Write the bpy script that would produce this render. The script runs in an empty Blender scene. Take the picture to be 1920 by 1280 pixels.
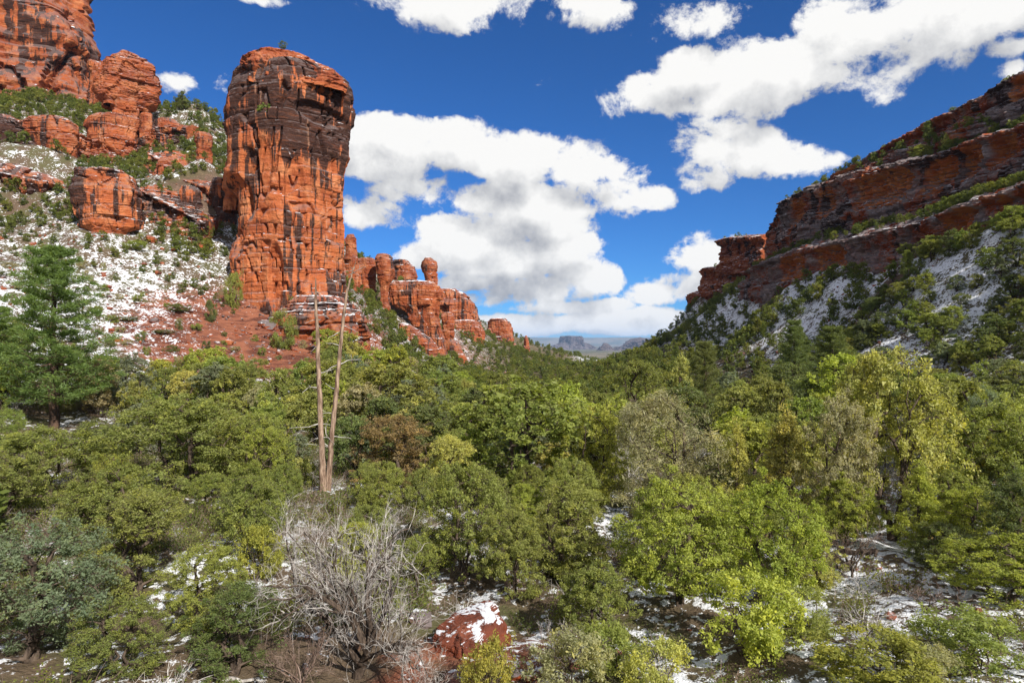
import bpy, math, random
import numpy as np
from mathutils import Vector

random.seed(7)
scene = bpy.context.scene
COL = scene.collection
F = 22.0 / 36.0 * 1920.0            # focal length in pixels of the 1920 px wide photograph

# ------------------------------------------------------------------ camera
cam_data = bpy.data.cameras.new("camera")
cam_data.lens = 22.0
cam_data.sensor_width = 36.0
cam_data.clip_start = 0.1
cam_data.clip_end = 60000.0
cam = bpy.data.objects.new("camera", cam_data)
cam.location = (0, 0, 0)
cam.rotation_euler = (math.radians(90), 0, 0)
COL.objects.link(cam)
scene.camera = cam

# ------------------------------------------------------------------ sun, sky, exposure
SUN_EL = math.radians(37)
SUN_AZ = math.radians(146)          # clockwise from the view direction (+Y): to the right, a little behind the viewer
to_sun = Vector((math.sin(SUN_AZ) * math.cos(SUN_EL), math.cos(SUN_AZ) * math.cos(SUN_EL), math.sin(SUN_EL)))
sun_data = bpy.data.lights.new("sun", 'SUN')
sun_data.energy = 3.9
sun_data.angle = math.radians(0.53)
sun_data.color = (1.0, 0.94, 0.85)
sun = bpy.data.objects.new("sun", sun_data)
sun.rotation_euler = (-to_sun).to_track_quat('-Z', 'Y').to_euler()
COL.objects.link(sun)

scene.view_settings.view_transform = 'Standard'
scene.view_settings.look = 'None'
scene.view_settings.gamma = 1.0
scene.view_settings.exposure = 0.98
scene.view_settings.use_curve_mapping = False
scene.cycles.max_bounces = 6
scene.cycles.diffuse_bounces = 3
scene.cycles.glossy_bounces = 2
scene.cycles.transmission_bounces = 3
scene.cycles.transparent_max_bounces = 6
scene.cycles.volume_bounces = 0
scene.cycles.caustics_reflective = False
scene.cycles.caustics_refractive = False


class NT:
    """short-hand for building node trees"""
    def __init__(self, tree):
        self.t = tree

    def n(self, kind, **kw):
        nd = self.t.nodes.new(kind)
        for k, v in kw.items():
            setattr(nd, k, v)
        return nd

    def link(self, a, b):
        self.t.links.new(a, b)

    def put(self, sock, v):
        if isinstance(v, bpy.types.NodeSocket):
            self.link(v, sock)
        else:
            sock.default_value = v

    def m(self, op, a, b=None, c=None, clamp=False):
        nd = self.n('ShaderNodeMath', operation=op, use_clamp=clamp)
        for i, v in enumerate((a, b, c)):
            if v is not None:
                self.put(nd.inputs[i], v)
        return nd.outputs[0]

    def vm(self, op, a, b=None, c=None):
        nd = self.n('ShaderNodeVectorMath', operation=op)
        for i, v in enumerate((a, b, c)):
            if v is not None:
                self.put(nd.inputs[i], v)
        return nd.outputs['Value'] if op in ('DOT_PRODUCT', 'LENGTH') else nd.outputs[0]

    def smooth(self, v, lo, hi, a=0.0, b=1.0):
        nd = self.n('ShaderNodeMapRange', interpolation_type='SMOOTHSTEP')
        self.put(nd.inputs['Value'], v)
        for k, x in (('From Min', lo), ('From Max', hi), ('To Min', a), ('To Max', b)):
            self.put(nd.inputs[k], x)
        return nd.outputs[0]

    def mix(self, f, a, b, blend='MIX'):
        nd = self.n('ShaderNodeMix', data_type='RGBA', blend_type=blend)
        self.put(nd.inputs[0], f)
        self.put(nd.inputs[6], a if isinstance(a, bpy.types.NodeSocket) else (*a, 1)[:4])
        self.put(nd.inputs[7], b if isinstance(b, bpy.types.NodeSocket) else (*b, 1)[:4])
        return nd.outputs[2]

    def noise(self, vec, scale, detail=4, rough=0.55, dist=0.0):
        nd = self.n('ShaderNodeTexNoise')
        self.link(vec, nd.inputs['Vector'])
        nd.inputs['Scale'].default_value = scale
        nd.inputs['Detail'].default_value = detail
        nd.inputs['Roughness'].default_value = rough
        nd.inputs['Distortion'].default_value = dist
        return nd.outputs['Fac']


world = bpy.data.worlds.new("World")
scene.world = world
world.use_nodes = True
wt = NT(world.node_tree)
world.node_tree.nodes.clear()
sky = wt.n('ShaderNodeTexSky', sky_type='NISHITA', sun_disc=False)
sky.sun_elevation = SUN_EL
sky.sun_rotation = SUN_AZ
sky.altitude = 1500.0
sky.air_density = 1.0
sky.dust_density = 0.25
sky.ozone_density = 3.0

# cumulus clouds, laid out by direction (centre and radii in degrees), shared noise breaks their outlines
CLOUDS = [  # photograph x, y, radius x, radius y, weight
    (725, 285, 125, 62, 1.5), (860, 275, 120, 52, 1.5), (965, 295, 115, 50, 1.5), (1065, 305, 95, 36, 1), (1128, 318, 45, 20, .8),
    (785, 350, 95, 34, .8), (690, 398, 75, 34, .9), (935, 375, 90, 40, .8), (1010, 395, 110, 50, 1.3), (905, 432, 115, 38, 1.2),
    (1055, 440, 80, 42, .9), (945, 485, 150, 40, 1.5), (860, 482, 95, 30, .9), (1095, 522, 66, 32, .9), (1010, 545, 110, 30, .8),
    (880, 532, 80, 18, .8), (905, 562, 50, 20, .8), (1140, 576, 46, 15, .8), (980, 608, 170, 24, 1.5), (1130, 604, 170, 24, 1.5), (1060, 580, 120, 18, 1),
    (1230, 600, 120, 26, 1.5), (1250, 550, 70, 22, 1), (1155, 362, 60, 34, .35), (1212, 370, 50, 22, .8), (1310, 482, 60, 38, 1),
    (1385, 465, 80, 22, 1), (1300, 532, 75, 30, .8), (1245, 182, 110, 38, .9), (1300, 130, 70, 34, .8), (1345, 172, 130, 50, 1),
    (1460, 130, 140, 72, 1), (1570, 100, 160, 85, 1), (1720, 55, 190, 82, 1), (1870, 25, 170, 50, 1), (1655, 150, 75, 45, .8),
    (1330, 265, 75, 55, .8), (1300, 310, 42, 42, .8), (1405, 292, 95, 45, 1), (1490, 305, 75, 34, .9), (1330, 335, 55, 22, .7),
    (1322, 25, 84, 28, .35), (870, 10, 140, 36, .5), (1100, 12, 74, 34, .4), (480, -5, 70, 14, .5), (1080, 116, 40, 10, -.1),
    (1025, 158, 20, 14, -.1), (322, 156, 40, 20, .1), (425, 160, 36, 22, -.3), (1900, 85, 55, 18, .5), (1892, 132, 40, 14, .3),
]


def cloud_field(vec):
    acc = None
    for (px, py, rx, ry, w) in CLOUDS:
        tx = (px - 960) / F
        az = math.degrees(math.atan(tx))
        el = math.degrees(math.atan((640 - py) / F * math.cos(math.atan(tx))))
        ra = math.degrees(rx / F) * math.cos(math.radians(az)) ** 2
        re = math.degrees(ry / F) * math.cos(math.radians(az)) * math.cos(math.radians(el))
        d = wt.vm('MULTIPLY_ADD', vec, (1 / ra, 1 / re, 0), (-az / ra, -el / re, 0))
        d2 = wt.vm('DOT_PRODUCT', d, d)
        v = wt.m('MULTIPLY_ADD', d2, -max(w, 0.35), w)
        acc = v if acc is None else wt.m('SMOOTH_MAX', acc, v, 0.45)
    return wt.m('MAXIMUM', acc, -2.0)


tc = wt.n('ShaderNodeTexCoord')
sep = wt.n('ShaderNodeSeparateXYZ')
wt.link(tc.outputs['Generated'], sep.inputs[0])
dx, dy, dz = sep.outputs
az = wt.m('MULTIPLY', wt.m('ARCTAN2', dx, dy), 57.29578)
el = wt.m('MULTIPLY', wt.m('ARCSINE', dz), 57.29578)
comb = wt.n('ShaderNodeCombineXYZ')
wt.link(az, comb.inputs[0]); wt.link(el, comb.inputs[1])
v0 = comb.outputs[0]
v1 = wt.vm('ADD', v0, (0.9, 2.6, 0))
# beyond the picture broken cumulus carries on unseen, thickened for more fill light
beyond = wt.m('MAXIMUM', wt.smooth(wt.m('ABSOLUTE', az), 42, 60), wt.smooth(el, 33, 45))


def density(vec, gen, full):
    base = cloud_field(vec)
    wide = wt.m('MULTIPLY_ADD', wt.noise(gen, 3.2, 3, 0.5), 7.0, -3.2)
    base = wt.m('MAXIMUM', base, wt.m('MULTIPLY_ADD', beyond, wt.m('ADD', wide, 2.0), -2.0))
    gs = wt.vm('MULTIPLY', gen, (1, 1, 1.3))
    low = wt.m('ADD', wt.m('MULTIPLY', base, 1.1), wt.m('MULTIPLY_ADD', wt.noise(gs, 9.0, 3.0, 0.5, 0.2), 5.5, -2.75))
    if not full: return None, low
    n1 = wt.noise(gs, 9.0, 10, 0.66, 0.2)
    n2 = wt.noise(gen, 38.0, 4, 0.6, 0.5)
    D = wt.m('ADD', wt.m('MULTIPLY', base, 1.5), wt.m('ADD', wt.m('MULTIPLY_ADD', n1, 8.0, -3.85), wt.m('MULTIPLY_ADD', n2, 1.4, -0.7)))
    return D, low


g0 = tc.outputs['Generated']
g1 = wt.vm('ADD', g0, (0.012, 0.0, 0.034))
D0, S0 = density(v0, g0, True)
_, S1 = density(v1, g1, False)
alpha = wt.smooth(D0, -0.25, 0.75)
alpha = wt.m('MULTIPLY', alpha, wt.smooth(el, -0.6, 0.4))
fine = wt.m('MULTIPLY_ADD', wt.noise(g0, 30.0, 6, 0.65), 0.9, -0.45)
lit = wt.m('ADD', wt.m('MULTIPLY_ADD', wt.m('SUBTRACT', S0, S1), 0.36, wt.smooth(D0, 0.6, 3.2, 0.80, 0.56)), fine, clamp=True)
ccol = wt.mix(lit, (0.27, 0.29, 0.34), (1.0, 0.99, 0.97))
bg_sky = wt.n('ShaderNodeBackground')
skyc = wt.mix(1.0, sky.outputs[0], (0.20, 0.54, 0.97), 'MULTIPLY')
wt.link(skyc, bg_sky.inputs[0]); bg_sky.inputs[1].default_value = 0.060
bg_cl = wt.n('ShaderNodeBackground')
wt.link(ccol, bg_cl.inputs[0]); bg_cl.inputs[1].default_value = 0.50
mixs = wt.n('ShaderNodeMixShader')
wt.link(alpha, mixs.inputs[0]); wt.link(bg_sky.outputs[0], mixs.inputs[1]); wt.link(bg_cl.outputs[0], mixs.inputs[2])
world.cycles.sampling_method = 'MANUAL'
world.cycles.sample_map_resolution = 512
wout = wt.n('ShaderNodeOutputWorld')
wt.link(mixs.outputs[0], wout.inputs[0])

# ------------------------------------------------------------------ helpers
def P(px, py, Y):
    """the point seen at a pixel of the photograph at depth Y"""
    return ((px - 960) / F * Y, Y, (640 - py) / F * Y)


def tag(o, label=None, cat=None, group=None, kind=None):
    if label: o["label"] = label
    if cat: o["category"] = cat
    if group: o["group"] = group
    if kind: o["kind"] = kind
    return o


def mesh_from(name, verts, faces, mat=None, smooth=False, attrs=None):
    me = bpy.data.meshes.new(name)
    verts = np.asarray(verts, np.float32)
    faces = np.asarray(faces, np.int32)
    nf, k = faces.shape
    me.vertices.add(len(verts))
    me.vertices.foreach_set('co', verts.ravel())
    me.loops.add(nf * k)
    me.loops.foreach_set('vertex_index', faces.ravel())
    me.polygons.add(nf)
    me.polygons.foreach_set('loop_start', np.arange(0, nf * k, k, dtype=np.int32))
    me.polygons.foreach_set('use_smooth', np.full(nf, smooth))
    for an, (dom, arr) in (attrs or {}).items():
        a = me.attributes.new(an, 'FLOAT', dom)
        a.data.foreach_set('value', np.asarray(arr, np.float32).ravel())
    mats = mat if isinstance(mat, (list, tuple)) else [mat]
    for m_ in mats:
        if m_: me.materials.append(m_)
    me.update()
    me.validate()
    return me


def add_obj(name, me, parent=None, loc=(0, 0, 0)):
    o = bpy.data.objects.new(name, me)
    o.location = loc
    COL.objects.link(o)
    if parent: o.parent = parent
    return o


_perm = np.random.RandomState(11).permutation(256)
_perm = np.concatenate([_perm, _perm, _perm])
_grad = np.random.RandomState(5).normal(size=(256, 3))
_grad /= np.linalg.norm(_grad, axis=1)[:, None]


def perlin(x, y, z):
    x, y, z = np.broadcast_arrays(np.asarray(x, float), np.asarray(y, float), np.asarray(z, float))
    xi, yi, zi = np.floor(x).astype(int), np.floor(y).astype(int), np.floor(z).astype(int)
    xf, yf, zf = x - xi, y - yi, z - zi
    u, v, w = (t * t * t * (t * (t * 6 - 15) + 10) for t in (xf, yf, zf))
    xi, yi, zi = xi & 255, yi & 255, zi & 255

    def g(a, b, c):
        h = _perm[_perm[_perm[(xi + a) & 255] + ((yi + b) & 255)] + ((zi + c) & 255)]
        gr = _grad[h]
        return gr[..., 0] * (xf - a) + gr[..., 1] * (yf - b) + gr[..., 2] * (zf - c)

    def lerp(a, b, t): return a + t * (b - a)
    return 1.5 * lerp(lerp(lerp(g(0, 0, 0), g(1, 0, 0), u), lerp(g(0, 1, 0), g(1, 1, 0), u), v),
                      lerp(lerp(g(0, 0, 1), g(1, 0, 1), u), lerp(g(0, 1, 1), g(1, 1, 1), u), v), w)


def fbm(x, y, z, octs=4, gain=0.5):
    s, a, f = 0.0, 1.0, 1.0
    for i in range(octs):
        s = s + a * perlin(x * f + 17.3 * i, y * f + 5.1 * i, z * f + 9.7 * i)
        a *= gain; f *= 2.03
    return s


def sstep(a, b, x):
    t = np.clip((x - a) / (b - a), 0, 1)
    return t * t * (3 - 2 * t)


# ------------------------------------------------------------------ materials
def new_mat(name):
    m = bpy.data.materials.new(name)
    m.use_nodes = True
    m.node_tree.nodes.clear()
    t = NT(m.node_tree)
    out = t.n('ShaderNodeOutputMaterial')
    return m, t, out


def principled(t, out, col, rough=0.9, spec=0.2, normal=None):
    b = t.n('ShaderNodeBsdfPrincipled')
    t.put(b.inputs['Base Color'], col)
    b.inputs['Roughness'].default_value = rough
    b.inputs['Specular IOR Level'].default_value = spec
    if normal is not None: t.link(normal, b.inputs['Normal'])
    t.link(b.outputs[0], out.inputs[0])
    return b


def bump(t, h, strength, dist):
    b = t.n('ShaderNodeBump')
    b.inputs['Strength'].default_value = strength
    b.inputs['Distance'].default_value = dist
    t.link(h, b.inputs['Height'])
    return b.outputs[0]


def rock_material(name, light, mid, deep, varnish, grey, snow, streak=0.5, unit=1.0, high=None, dull=0.0):
    """bedded red sandstone: layered hue, dark vertical desert-varnish streaks, grey weathered tops, snow lying on ledges"""
    m, t, out = new_mat(name)
    geo = t.n('ShaderNodeNewGeometry')
    pos = geo.outputs['Position']
    if unit != 1.0: pos = t.vm('SCALE', pos); pos.node.inputs['Scale'].default_value = unit
    nz = t.n('ShaderNodeSeparateXYZ'); t.link(geo.outputs['Normal'], nz.inputs[0])
    nz = nz.outputs[2]
    bed = t.noise(t.vm('MULTIPLY', pos, (0.035, 0.035, 0.55)), 1.0, 5, 0.65, 0.25)
    fine = t.noise(t.vm('MULTIPLY', pos, (0.25, 0.25, 3.2)), 1.0, 3, 0.6)
    blot = t.noise(pos, 0.33, 5, 0.62)
    col = t.mix(t.smooth(bed, 0.36, 0.66), deep, mid)
    col = t.mix(t.smooth(blot, 0.44, 0.72), col, light)
    col = t.mix(t.smooth(fine, 0.50, 0.72, 0, 0.45), col, deep)
    if dull:      # weathered grey skin, unvarnished orange hollows; colour lightened in place of bounced light
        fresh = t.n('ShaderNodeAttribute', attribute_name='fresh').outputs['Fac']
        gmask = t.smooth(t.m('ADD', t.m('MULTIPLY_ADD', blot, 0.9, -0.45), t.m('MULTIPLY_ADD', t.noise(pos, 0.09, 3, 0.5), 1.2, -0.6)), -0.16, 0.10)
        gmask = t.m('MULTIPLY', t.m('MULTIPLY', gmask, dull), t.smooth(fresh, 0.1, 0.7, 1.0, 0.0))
        col = t.mix(t.smooth(fresh, 0.2, 0.8, 0, 0.75), col, t.mix(t.smooth(blot, 0.4, 0.65), (0.50, 0.140, 0.035), (0.62, 0.245, 0.075)))  # brighter orange paints a reflected glow onto the unvarnished hollow faces
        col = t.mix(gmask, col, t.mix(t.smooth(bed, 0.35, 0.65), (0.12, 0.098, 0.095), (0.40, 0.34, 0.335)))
    st = t.noise(t.vm('MULTIPLY', pos, (streak, streak, streak * 0.035)), 1.0, 4, 0.62, 0.15)
    zone = t.noise(t.vm('MULTIPLY', pos, (0.05, 0.05, 0.085)), 1.0, 2, 0.5)
    thr = t.m('MULTIPLY_ADD', zone, -0.9, 1.155 - varnish * 0.4)
    thr = t.m('MULTIPLY_ADD', t.n('ShaderNodeAttribute', attribute_name='fresh').outputs['Fac'], 0.07, thr)
    if high:
        pz = t.n('ShaderNodeSeparateXYZ'); t.link(pos, pz.inputs[0])
        thr = t.m('SUBTRACT', thr, t.smooth(pz.outputs[2], high[0], high[1], 0, high[2]))
    sv = t.smooth(t.m('SUBTRACT', st, thr), 0.0, 0.07)
    sv = t.m('MULTIPLY', sv, t.smooth(fine, 0.25, 0.5, 0.72, 0.97))
    col = t.mix(sv, col, (0.040, 0.021, 0.017))
    pale = t.noise(t.vm('MULTIPLY', pos, (0.9, 0.9, 0.05)), 1.0, 2, 0.5)
    col = t.mix(t.smooth(pale, 0.68, 0.76, 0, 0.35), col, (0.55, 0.30, 0.19))
    gr = t.m('MULTIPLY', t.smooth(t.m('MULTIPLY_ADD', blot, 0.5, nz), 0.38, 0.72), grey)
    col = t.mix(gr, col, t.mix(fine, (0.085, 0.068, 0.066), (0.20, 0.165, 0.165)))
    sn = t.noise(pos, 0.7, 6, 0.65)
    smask = t.smooth(t.m('ADD', nz, t.m('MULTIPLY_ADD', sn, 1.3, -0.65)), 1.04 - snow, 1.10 - snow)
    col = t.mix(smask, col, (0.66, 0.68, 0.72))
    h = t.m('ADD', t.m('MULTIPLY', fine, 0.6), t.m('MULTIPLY_ADD', t.noise(pos, 1.6, 6, 0.65), 0.9, t.m('MULTIPLY', bed, 0.8)))
    principled(t, out, col, 0.88, 0.15, bump(t, h, 0.9, 0.45 / unit))
    return m


M_ROCK = rock_material('red_sandstone', (0.44, 0.165, 0.070), (0.36, 0.095, 0.032), (0.20, 0.048, 0.020), 0.36, 0.45, 0.15)
M_BUTTE = rock_material('varnished_red_sandstone', (0.52, 0.205, 0.090), (0.43, 0.122, 0.042), (0.27, 0.068, 0.026), 0.49, 0.5, 0.16, 0.55, high=(34, 44, 0.09))
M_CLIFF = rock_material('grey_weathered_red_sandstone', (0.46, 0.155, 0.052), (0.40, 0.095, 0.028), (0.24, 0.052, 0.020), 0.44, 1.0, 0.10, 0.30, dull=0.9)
M_CAP = rock_material('red_cap_sandstone', (0.44, 0.165, 0.070), (0.36, 0.095, 0.032), (0.20, 0.048, 0.020), 0.08, 0.12, 0.14)
M_BANK = rock_material('dark_red_bank', (0.24, 0.070, 0.034), (0.17, 0.042, 0.018), (0.10, 0.024, 0.012), 0.36, 0.1, 0.12, 1.5, 3.0)
M_DIST = rock_material('shadow_toned_sandstone', (0.13, 0.10, 0.10), (0.09, 0.07, 0.07), (0.055, 0.045, 0.05), 0.40, 0.4, -0.5, 0.5, 0.02)  # red rock coloured dark and greyish, painting in the cloud shadow


def ground_material():
    m, t, out = new_mat('stony_ground_with_snow')
    geo = t.n('ShaderNodeNewGeometry')
    pos = geo.outputs['Position']
    nzn = t.n('ShaderNodeSeparateXYZ'); t.link(geo.outputs['Normal'], nzn.inputs[0])
    a_s = t.n('ShaderNodeAttribute', attribute_name='snow').outputs['Fac']
    a_r = t.n('ShaderNodeAttribute', attribute_name='red').outputs['Fac']
    a_f = t.n('ShaderNodeAttribute', attribute_name='far').outputs['Fac']
    n1 = t.noise(pos, 0.55, 6, 0.68)
    n2 = t.noise(pos, 2.6, 5, 0.7)
    bed = t.noise(t.vm('MULTIPLY', pos, (0.22, 0.22, 1.1)), 1.0, 5, 0.65, 0.9)
    litter = t.mix(n2, (0.045, 0.034, 0.022), (0.16, 0.115, 0.075))
    litter = t.mix(t.smooth(t.noise(pos, 0.22, 3, 0.5), 0.45, 0.62, 0, 0.6), litter, (0.075, 0.085, 0.030))
    red = t.mix(t.smooth(bed, 0.38, 0.62), (0.090, 0.032, 0.022), (0.235, 0.088, 0.050))
    red = t.mix(t.smooth(n2, 0.55, 0.7, 0, 0.5), red, (0.34, 0.19, 0.125))
    col = t.mix(t.smooth(t.m('ADD', a_r, t.m('MULTIPLY_ADD', n1, 0.9, -0.45)), 0.40, 0.62), litter, red)
    sm = t.m('ADD', a_s, t.m('ADD', t.m('MULTIPLY_ADD', n1, 1.6, -0.80), t.m('MULTIPLY_ADD', n2, 2.0, -1.0)))
    steep = t.smooth(nzn.outputs[2], 0.68, 0.42)
    sm = t.smooth(t.m('MULTIPLY_ADD', steep, -0.75, sm), 0.50, 0.60)
    col = t.mix(t.m('MULTIPLY', steep, 0.85), col, t.mix(t.smooth(bed, 0.35, 0.62), (0.075, 0.040, 0.034), t.mix(t.smooth(n2, 0.4, 0.6), (0.10, 0.06, 0.05), (0.26, 0.15, 0.12))))
    sm = t.m('MULTIPLY', sm, t.m('SUBTRACT', 1.0, a_f))
    # the far plain: scrub dotted over pale soil
    dots = t.n('ShaderNodeTexVoronoi'); t.link(pos, dots.inputs['Vector']); dots.inputs['Scale'].default_value = 0.045
    fp = t.noise(pos, 0.0011, 5, 0.6)
    fcol = t.mix(t.smooth(dots.outputs['Distance'], 0.25, 0.55), (0.045, 0.060, 0.028), (0.22, 0.17, 0.115))
    fcol = t.mix(t.smooth(fp, 0.40, 0.62, 0, 0.85), fcol, (0.055, 0.070, 0.035))
    fcol = t.mix(t.smooth(fp, 0.66, 0.70, 0, 0.6), fcol, (0.62, 0.62, 0.62))
    col = t.mix(a_f, col, fcol)
    col = t.mix(sm, col, (0.66, 0.68, 0.72))
    h = t.m('ADD', t.m('MULTIPLY', n1, 0.6), t.m('MULTIPLY_ADD', n2, 0.35, t.m('MULTIPLY', t.noise(pos, 9.0, 3, 0.6), 0.12)))
    principled(t, out, col, 0.92, 0.15, bump(t, h, 0.8, 0.6))
    return m


M_GROUND = ground_material()


def bark_material(name, a, b, scale=9.0):
    m, t, out = new_mat(name)
    tcn = t.n('ShaderNodeTexCoord')
    n1 = t.noise(t.vm('MULTIPLY', tcn.outputs['Object'], (1, 1, 0.22)), scale, 4, 0.65)
    principled(t, out, t.mix(t.smooth(n1, 0.35, 0.68), a, b), 0.9, 0.15, bump(t, n1, 0.7, 0.05))
    return m


M_BARK = bark_material('dark_bark', (0.030, 0.022, 0.017), (0.115, 0.085, 0.064))
M_PINEBARK = bark_material('pine_bark', (0.030, 0.022, 0.018), (0.13, 0.08, 0.055), 5.0)
M_SNAG = bark_material('bare_snag_wood', (0.12, 0.075, 0.052), (0.36, 0.26, 0.19), 6.0)
M_GREYWOOD = bark_material('weathered_grey_wood', (0.19, 0.17, 0.155), (0.56, 0.53, 0.50), 4.0)
M_BROWNTWIG = bark_material('brown_twig', (0.09, 0.055, 0.04), (0.27, 0.20, 0.165), 4.0)


def leaf_material(name, use_object_colour=True, ramp=None, transl=0.42):
    m, t, out = new_mat(name)
    oi = t.n('ShaderNodeObjectInfo')
    var = t.n('ShaderNodeAttribute', attribute_name='var').outputs['Fac']
    if use_object_colour:
        base = oi.outputs['Color']
    else:
        cr = t.n('ShaderNodeValToRGB')
        t.link(oi.outputs['Random'], cr.inputs[0])
        el = cr.color_ramp.elements
        while len(el) > 1: el.remove(el[-1])
        el[0].position = 0; el[0].color = (*ramp[0], 1)
        for i, c in enumerate(ramp[1:], 1):
            e = el.new(i / (len(ramp) - 1)); e.color = (*c, 1)
        base = cr.outputs[0]
    yel = t.mix(1.0, base, (1.40, 1.30, 0.85), 'MULTIPLY')
    dk = t.mix(1.0, base, (0.66, 0.74, 0.74), 'MULTIPLY')
    col = t.mix(t.smooth(var, 0.0, 0.45, 1, 0), base, dk)
    col = t.mix(t.smooth(var, 0.6, 1.0), col, yel)
    b = t.n('ShaderNodeBsdfPrincipled')
    t.link(col, b.inputs['Base Color']); b.inputs['Roughness'].default_value = 0.55; b.inputs['Specular IOR Level'].default_value = 0.25
    tr = t.n('ShaderNodeBsdfTranslucent')
    t.link(t.mix(1.0, col, (1.45, 1.45, 0.6), 'MULTIPLY'), tr.inputs[0])
    mx = t.n('ShaderNodeMixShader'); mx.inputs[0].default_value = transl
    t.link(b.outputs[0], mx.inputs[1]); t.link(tr.outputs[0], mx.inputs[2])
    t.link(mx.outputs[0], out.inputs[0])
    return m


M_LEAF = leaf_material('leaves')
M_FARLEAF = leaf_material('woodland_leaves', False, [(0.165, 0.185, 0.034), (0.115, 0.150, 0.034), (0.200, 0.205, 0.040), (0.100, 0.130, 0.036), (0.155, 0.182, 0.036)])

# ------------------------------------------------------------------ rock formations (data first: the ground is fitted to them)
# right-hand cliff bands: (x, y of lip, y of foot, depth)
BANDS = {
    'upper': [(1545, 344, 352, 168), (1640, 290, 312, 156), (1740, 236, 272, 143), (1830, 192, 234, 131), (1920, 143, 202, 121), (2150, 40, 130, 102), (2500, -60, 30, 85)],
    'middle': [(1449, 440, 458, 200), (1467, 380, 448, 186), (1531, 353, 424, 168), (1619, 322, 406, 152), (1738, 296, 384, 134), (1818, 268, 346, 123), (1918, 236, 306, 112), (2150, 160, 240, 92), (2500, 60, 150, 76)],
    'lower': [(1400, 512, 532, 196), (1415, 503, 536, 188), (1499, 468, 533, 160), (1619, 440, 510, 133), (1738, 416, 474, 114), (1818, 384, 452, 104), (1918, 350, 410, 94), (2150, 290, 350, 78), (2500, 220, 290, 64)],
    'far': [(1352, 450, 497, 250), (1362, 446, 498, 244), (1400, 444, 492, 228), (1440, 442, 484, 214)],
    'end': [(1317, 510, 530, 268), (1322, 502, 540, 262), (1360, 500, 536, 246), (1396, 500, 530, 232)],
    'foot': [(1291, 556, 588, 285), (1300, 549, 594, 276), (1340, 548, 585, 256), (1384, 546, 572, 236)],
}

# ------------------------------------------------------------------ ground
ctrl = []


def g(px, py, Y): ctrl.append(P(px, py, Y))
def gx(*pts): ctrl.extend(pts)


gx((0, 0, -1.8), (0, -6, -1.8), (5, -1, -2.2), (-5, -1, -2.2), (0, 5, -6.5), (-7, 6, -6.5), (7, 6, -7.5), (0, 11, -9.3), (12, 12, -9.5), (-12, 13, -9))
for a in ((680, 1275, 19.5), (880, 1205, 21), (1000, 1255, 19), (1300, 1250, 19), (410, 1050, 26), (90, 960, 33), (200, 1180, 21), (1650, 1015, 30),
          (1870, 975, 34), (1850, 1170, 20), (1130, 985, 36), (610, 930, 38), (95, 800, 51),
          (480, 722, 75), (300, 748, 75), (420, 645, 100), (560, 640, 112), (330, 560, 112), (250, 470, 125), (80, 480, 115), (60, 620, 85), (30, 730, 62),
          (400, 470, 130), (330, 330, 150), (350, 250, 170), (370, 192, 185), (100, 200, 190), (60, 300, 155), (20, 420, 130), (200, 300, 165), (300, 205, 185),
          (660, 640, 125), (695, 590, 150), (760, 660, 190), (780, 700, 150), (680, 520, 205), (740, 605, 215), (830, 672, 235), (900, 640, 330), (880, 605, 350),
          (960, 662, 450), (940, 615, 520), (1000, 669, 480), (900, 720, 150), (800, 760, 100), (640, 730, 90), (870, 690, 230),
          (1700, 800, 55), (1900, 740, 60), (1900, 600, 80), (1600, 740, 80), (1600, 630, 115), (1450, 740, 110), (1450, 650, 165), (1330, 740, 130),
          (1300, 625, 250), (1230, 642, 320), (1200, 662, 320), (1180, 677, 320), (1150, 692, 340)):
    g(*a)
gx((5, 60, -11.5), (8, 100, -13.5), (12, 200, -17), (30, 300, -19.5), (52, 450, -23), (84, 700, -28), (140, 700, -25), (30, 700, -24),
   (-50, 160, 22), (-80, 250, 45), (-70, 350, 38), (-60, 500, 32), (-60, 700, 10), (-150, 300, 85), (-150, 500, 60), (-150, 200, 78), (-190, 190, 70),
   (-150, 130, 42), (-120, 80, 18), (-90, 50, 4), (-60, 20, -3), (-60, -20, 0), (-150, 0, 20), (-250, 100, 50), (-250, 300, 90), (0, -60, 3), (0, -200, 12),
   (125, 110, 50), (120, 150, 46), (118, 200, 42), (112, 250, 32), (108, 290, 20), (108, 330, 4), (110, 400, -14), (150, 120, 58), (170, 200, 50), (170, 300, 20),
   (170, 420, -10), (220, 120, 62), (250, 250, 40), (95, 45, 6), (120, 55, 18), (60, 25, -5), (60, 0, -3), (100, 0, 4), (150, 20, 14), (220, 30, 25), (100, -80, 6), (-100, -80, 8), (250, -150, 20), (-250, -150, 30))
for a in ((100, 282, 147), (70, 268, 147), (200, 318, 160), (210, 440, 121), (60, 394, 133), (110, 388, 133), (15, 262, 147), (275, 287, 165), (315, 284, 167), (380, 292, 147),
          (360, 432, 135), (312, 330, 143), (720, 576, 187), (688, 562, 193), (660, 542, 182), (760, 527, 226), (830, 676, 204), (790, 650, 204), (760, 600, 206), (856, 674, 233), (860, 616, 297),
          (950, 668, 427), (988, 668, 437), (780, 650, 167), (668, 648, 119)):
    g(*a)
for nm, rows in BANDS.items():
    for (px, pt, pb, Y) in rows:
        x, y, z = P(px, pb, Y); ctrl.append((x + 2.0, y, z - 0.2))
        if nm == 'lower' and px > 1450: ctrl.append((x - 4.5, y - 1.0, z - 0.6))
        if nm in ('middle', 'lower', 'upper'):
            x, y, z = P(px, pt, Y); ctrl.append((x + 8.0, y + 2.0, z + 0.3))
C = np.array(ctrl, float)
_d = np.sqrt(((C[:, None, :2] - C[None, :, :2]) ** 2).sum(-1) + 0.6)
_A = np.zeros((len(C) + 3, len(C) + 3))
_A[:len(C), :len(C)] = -_d + np.eye(len(C)) * 0.8
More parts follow.
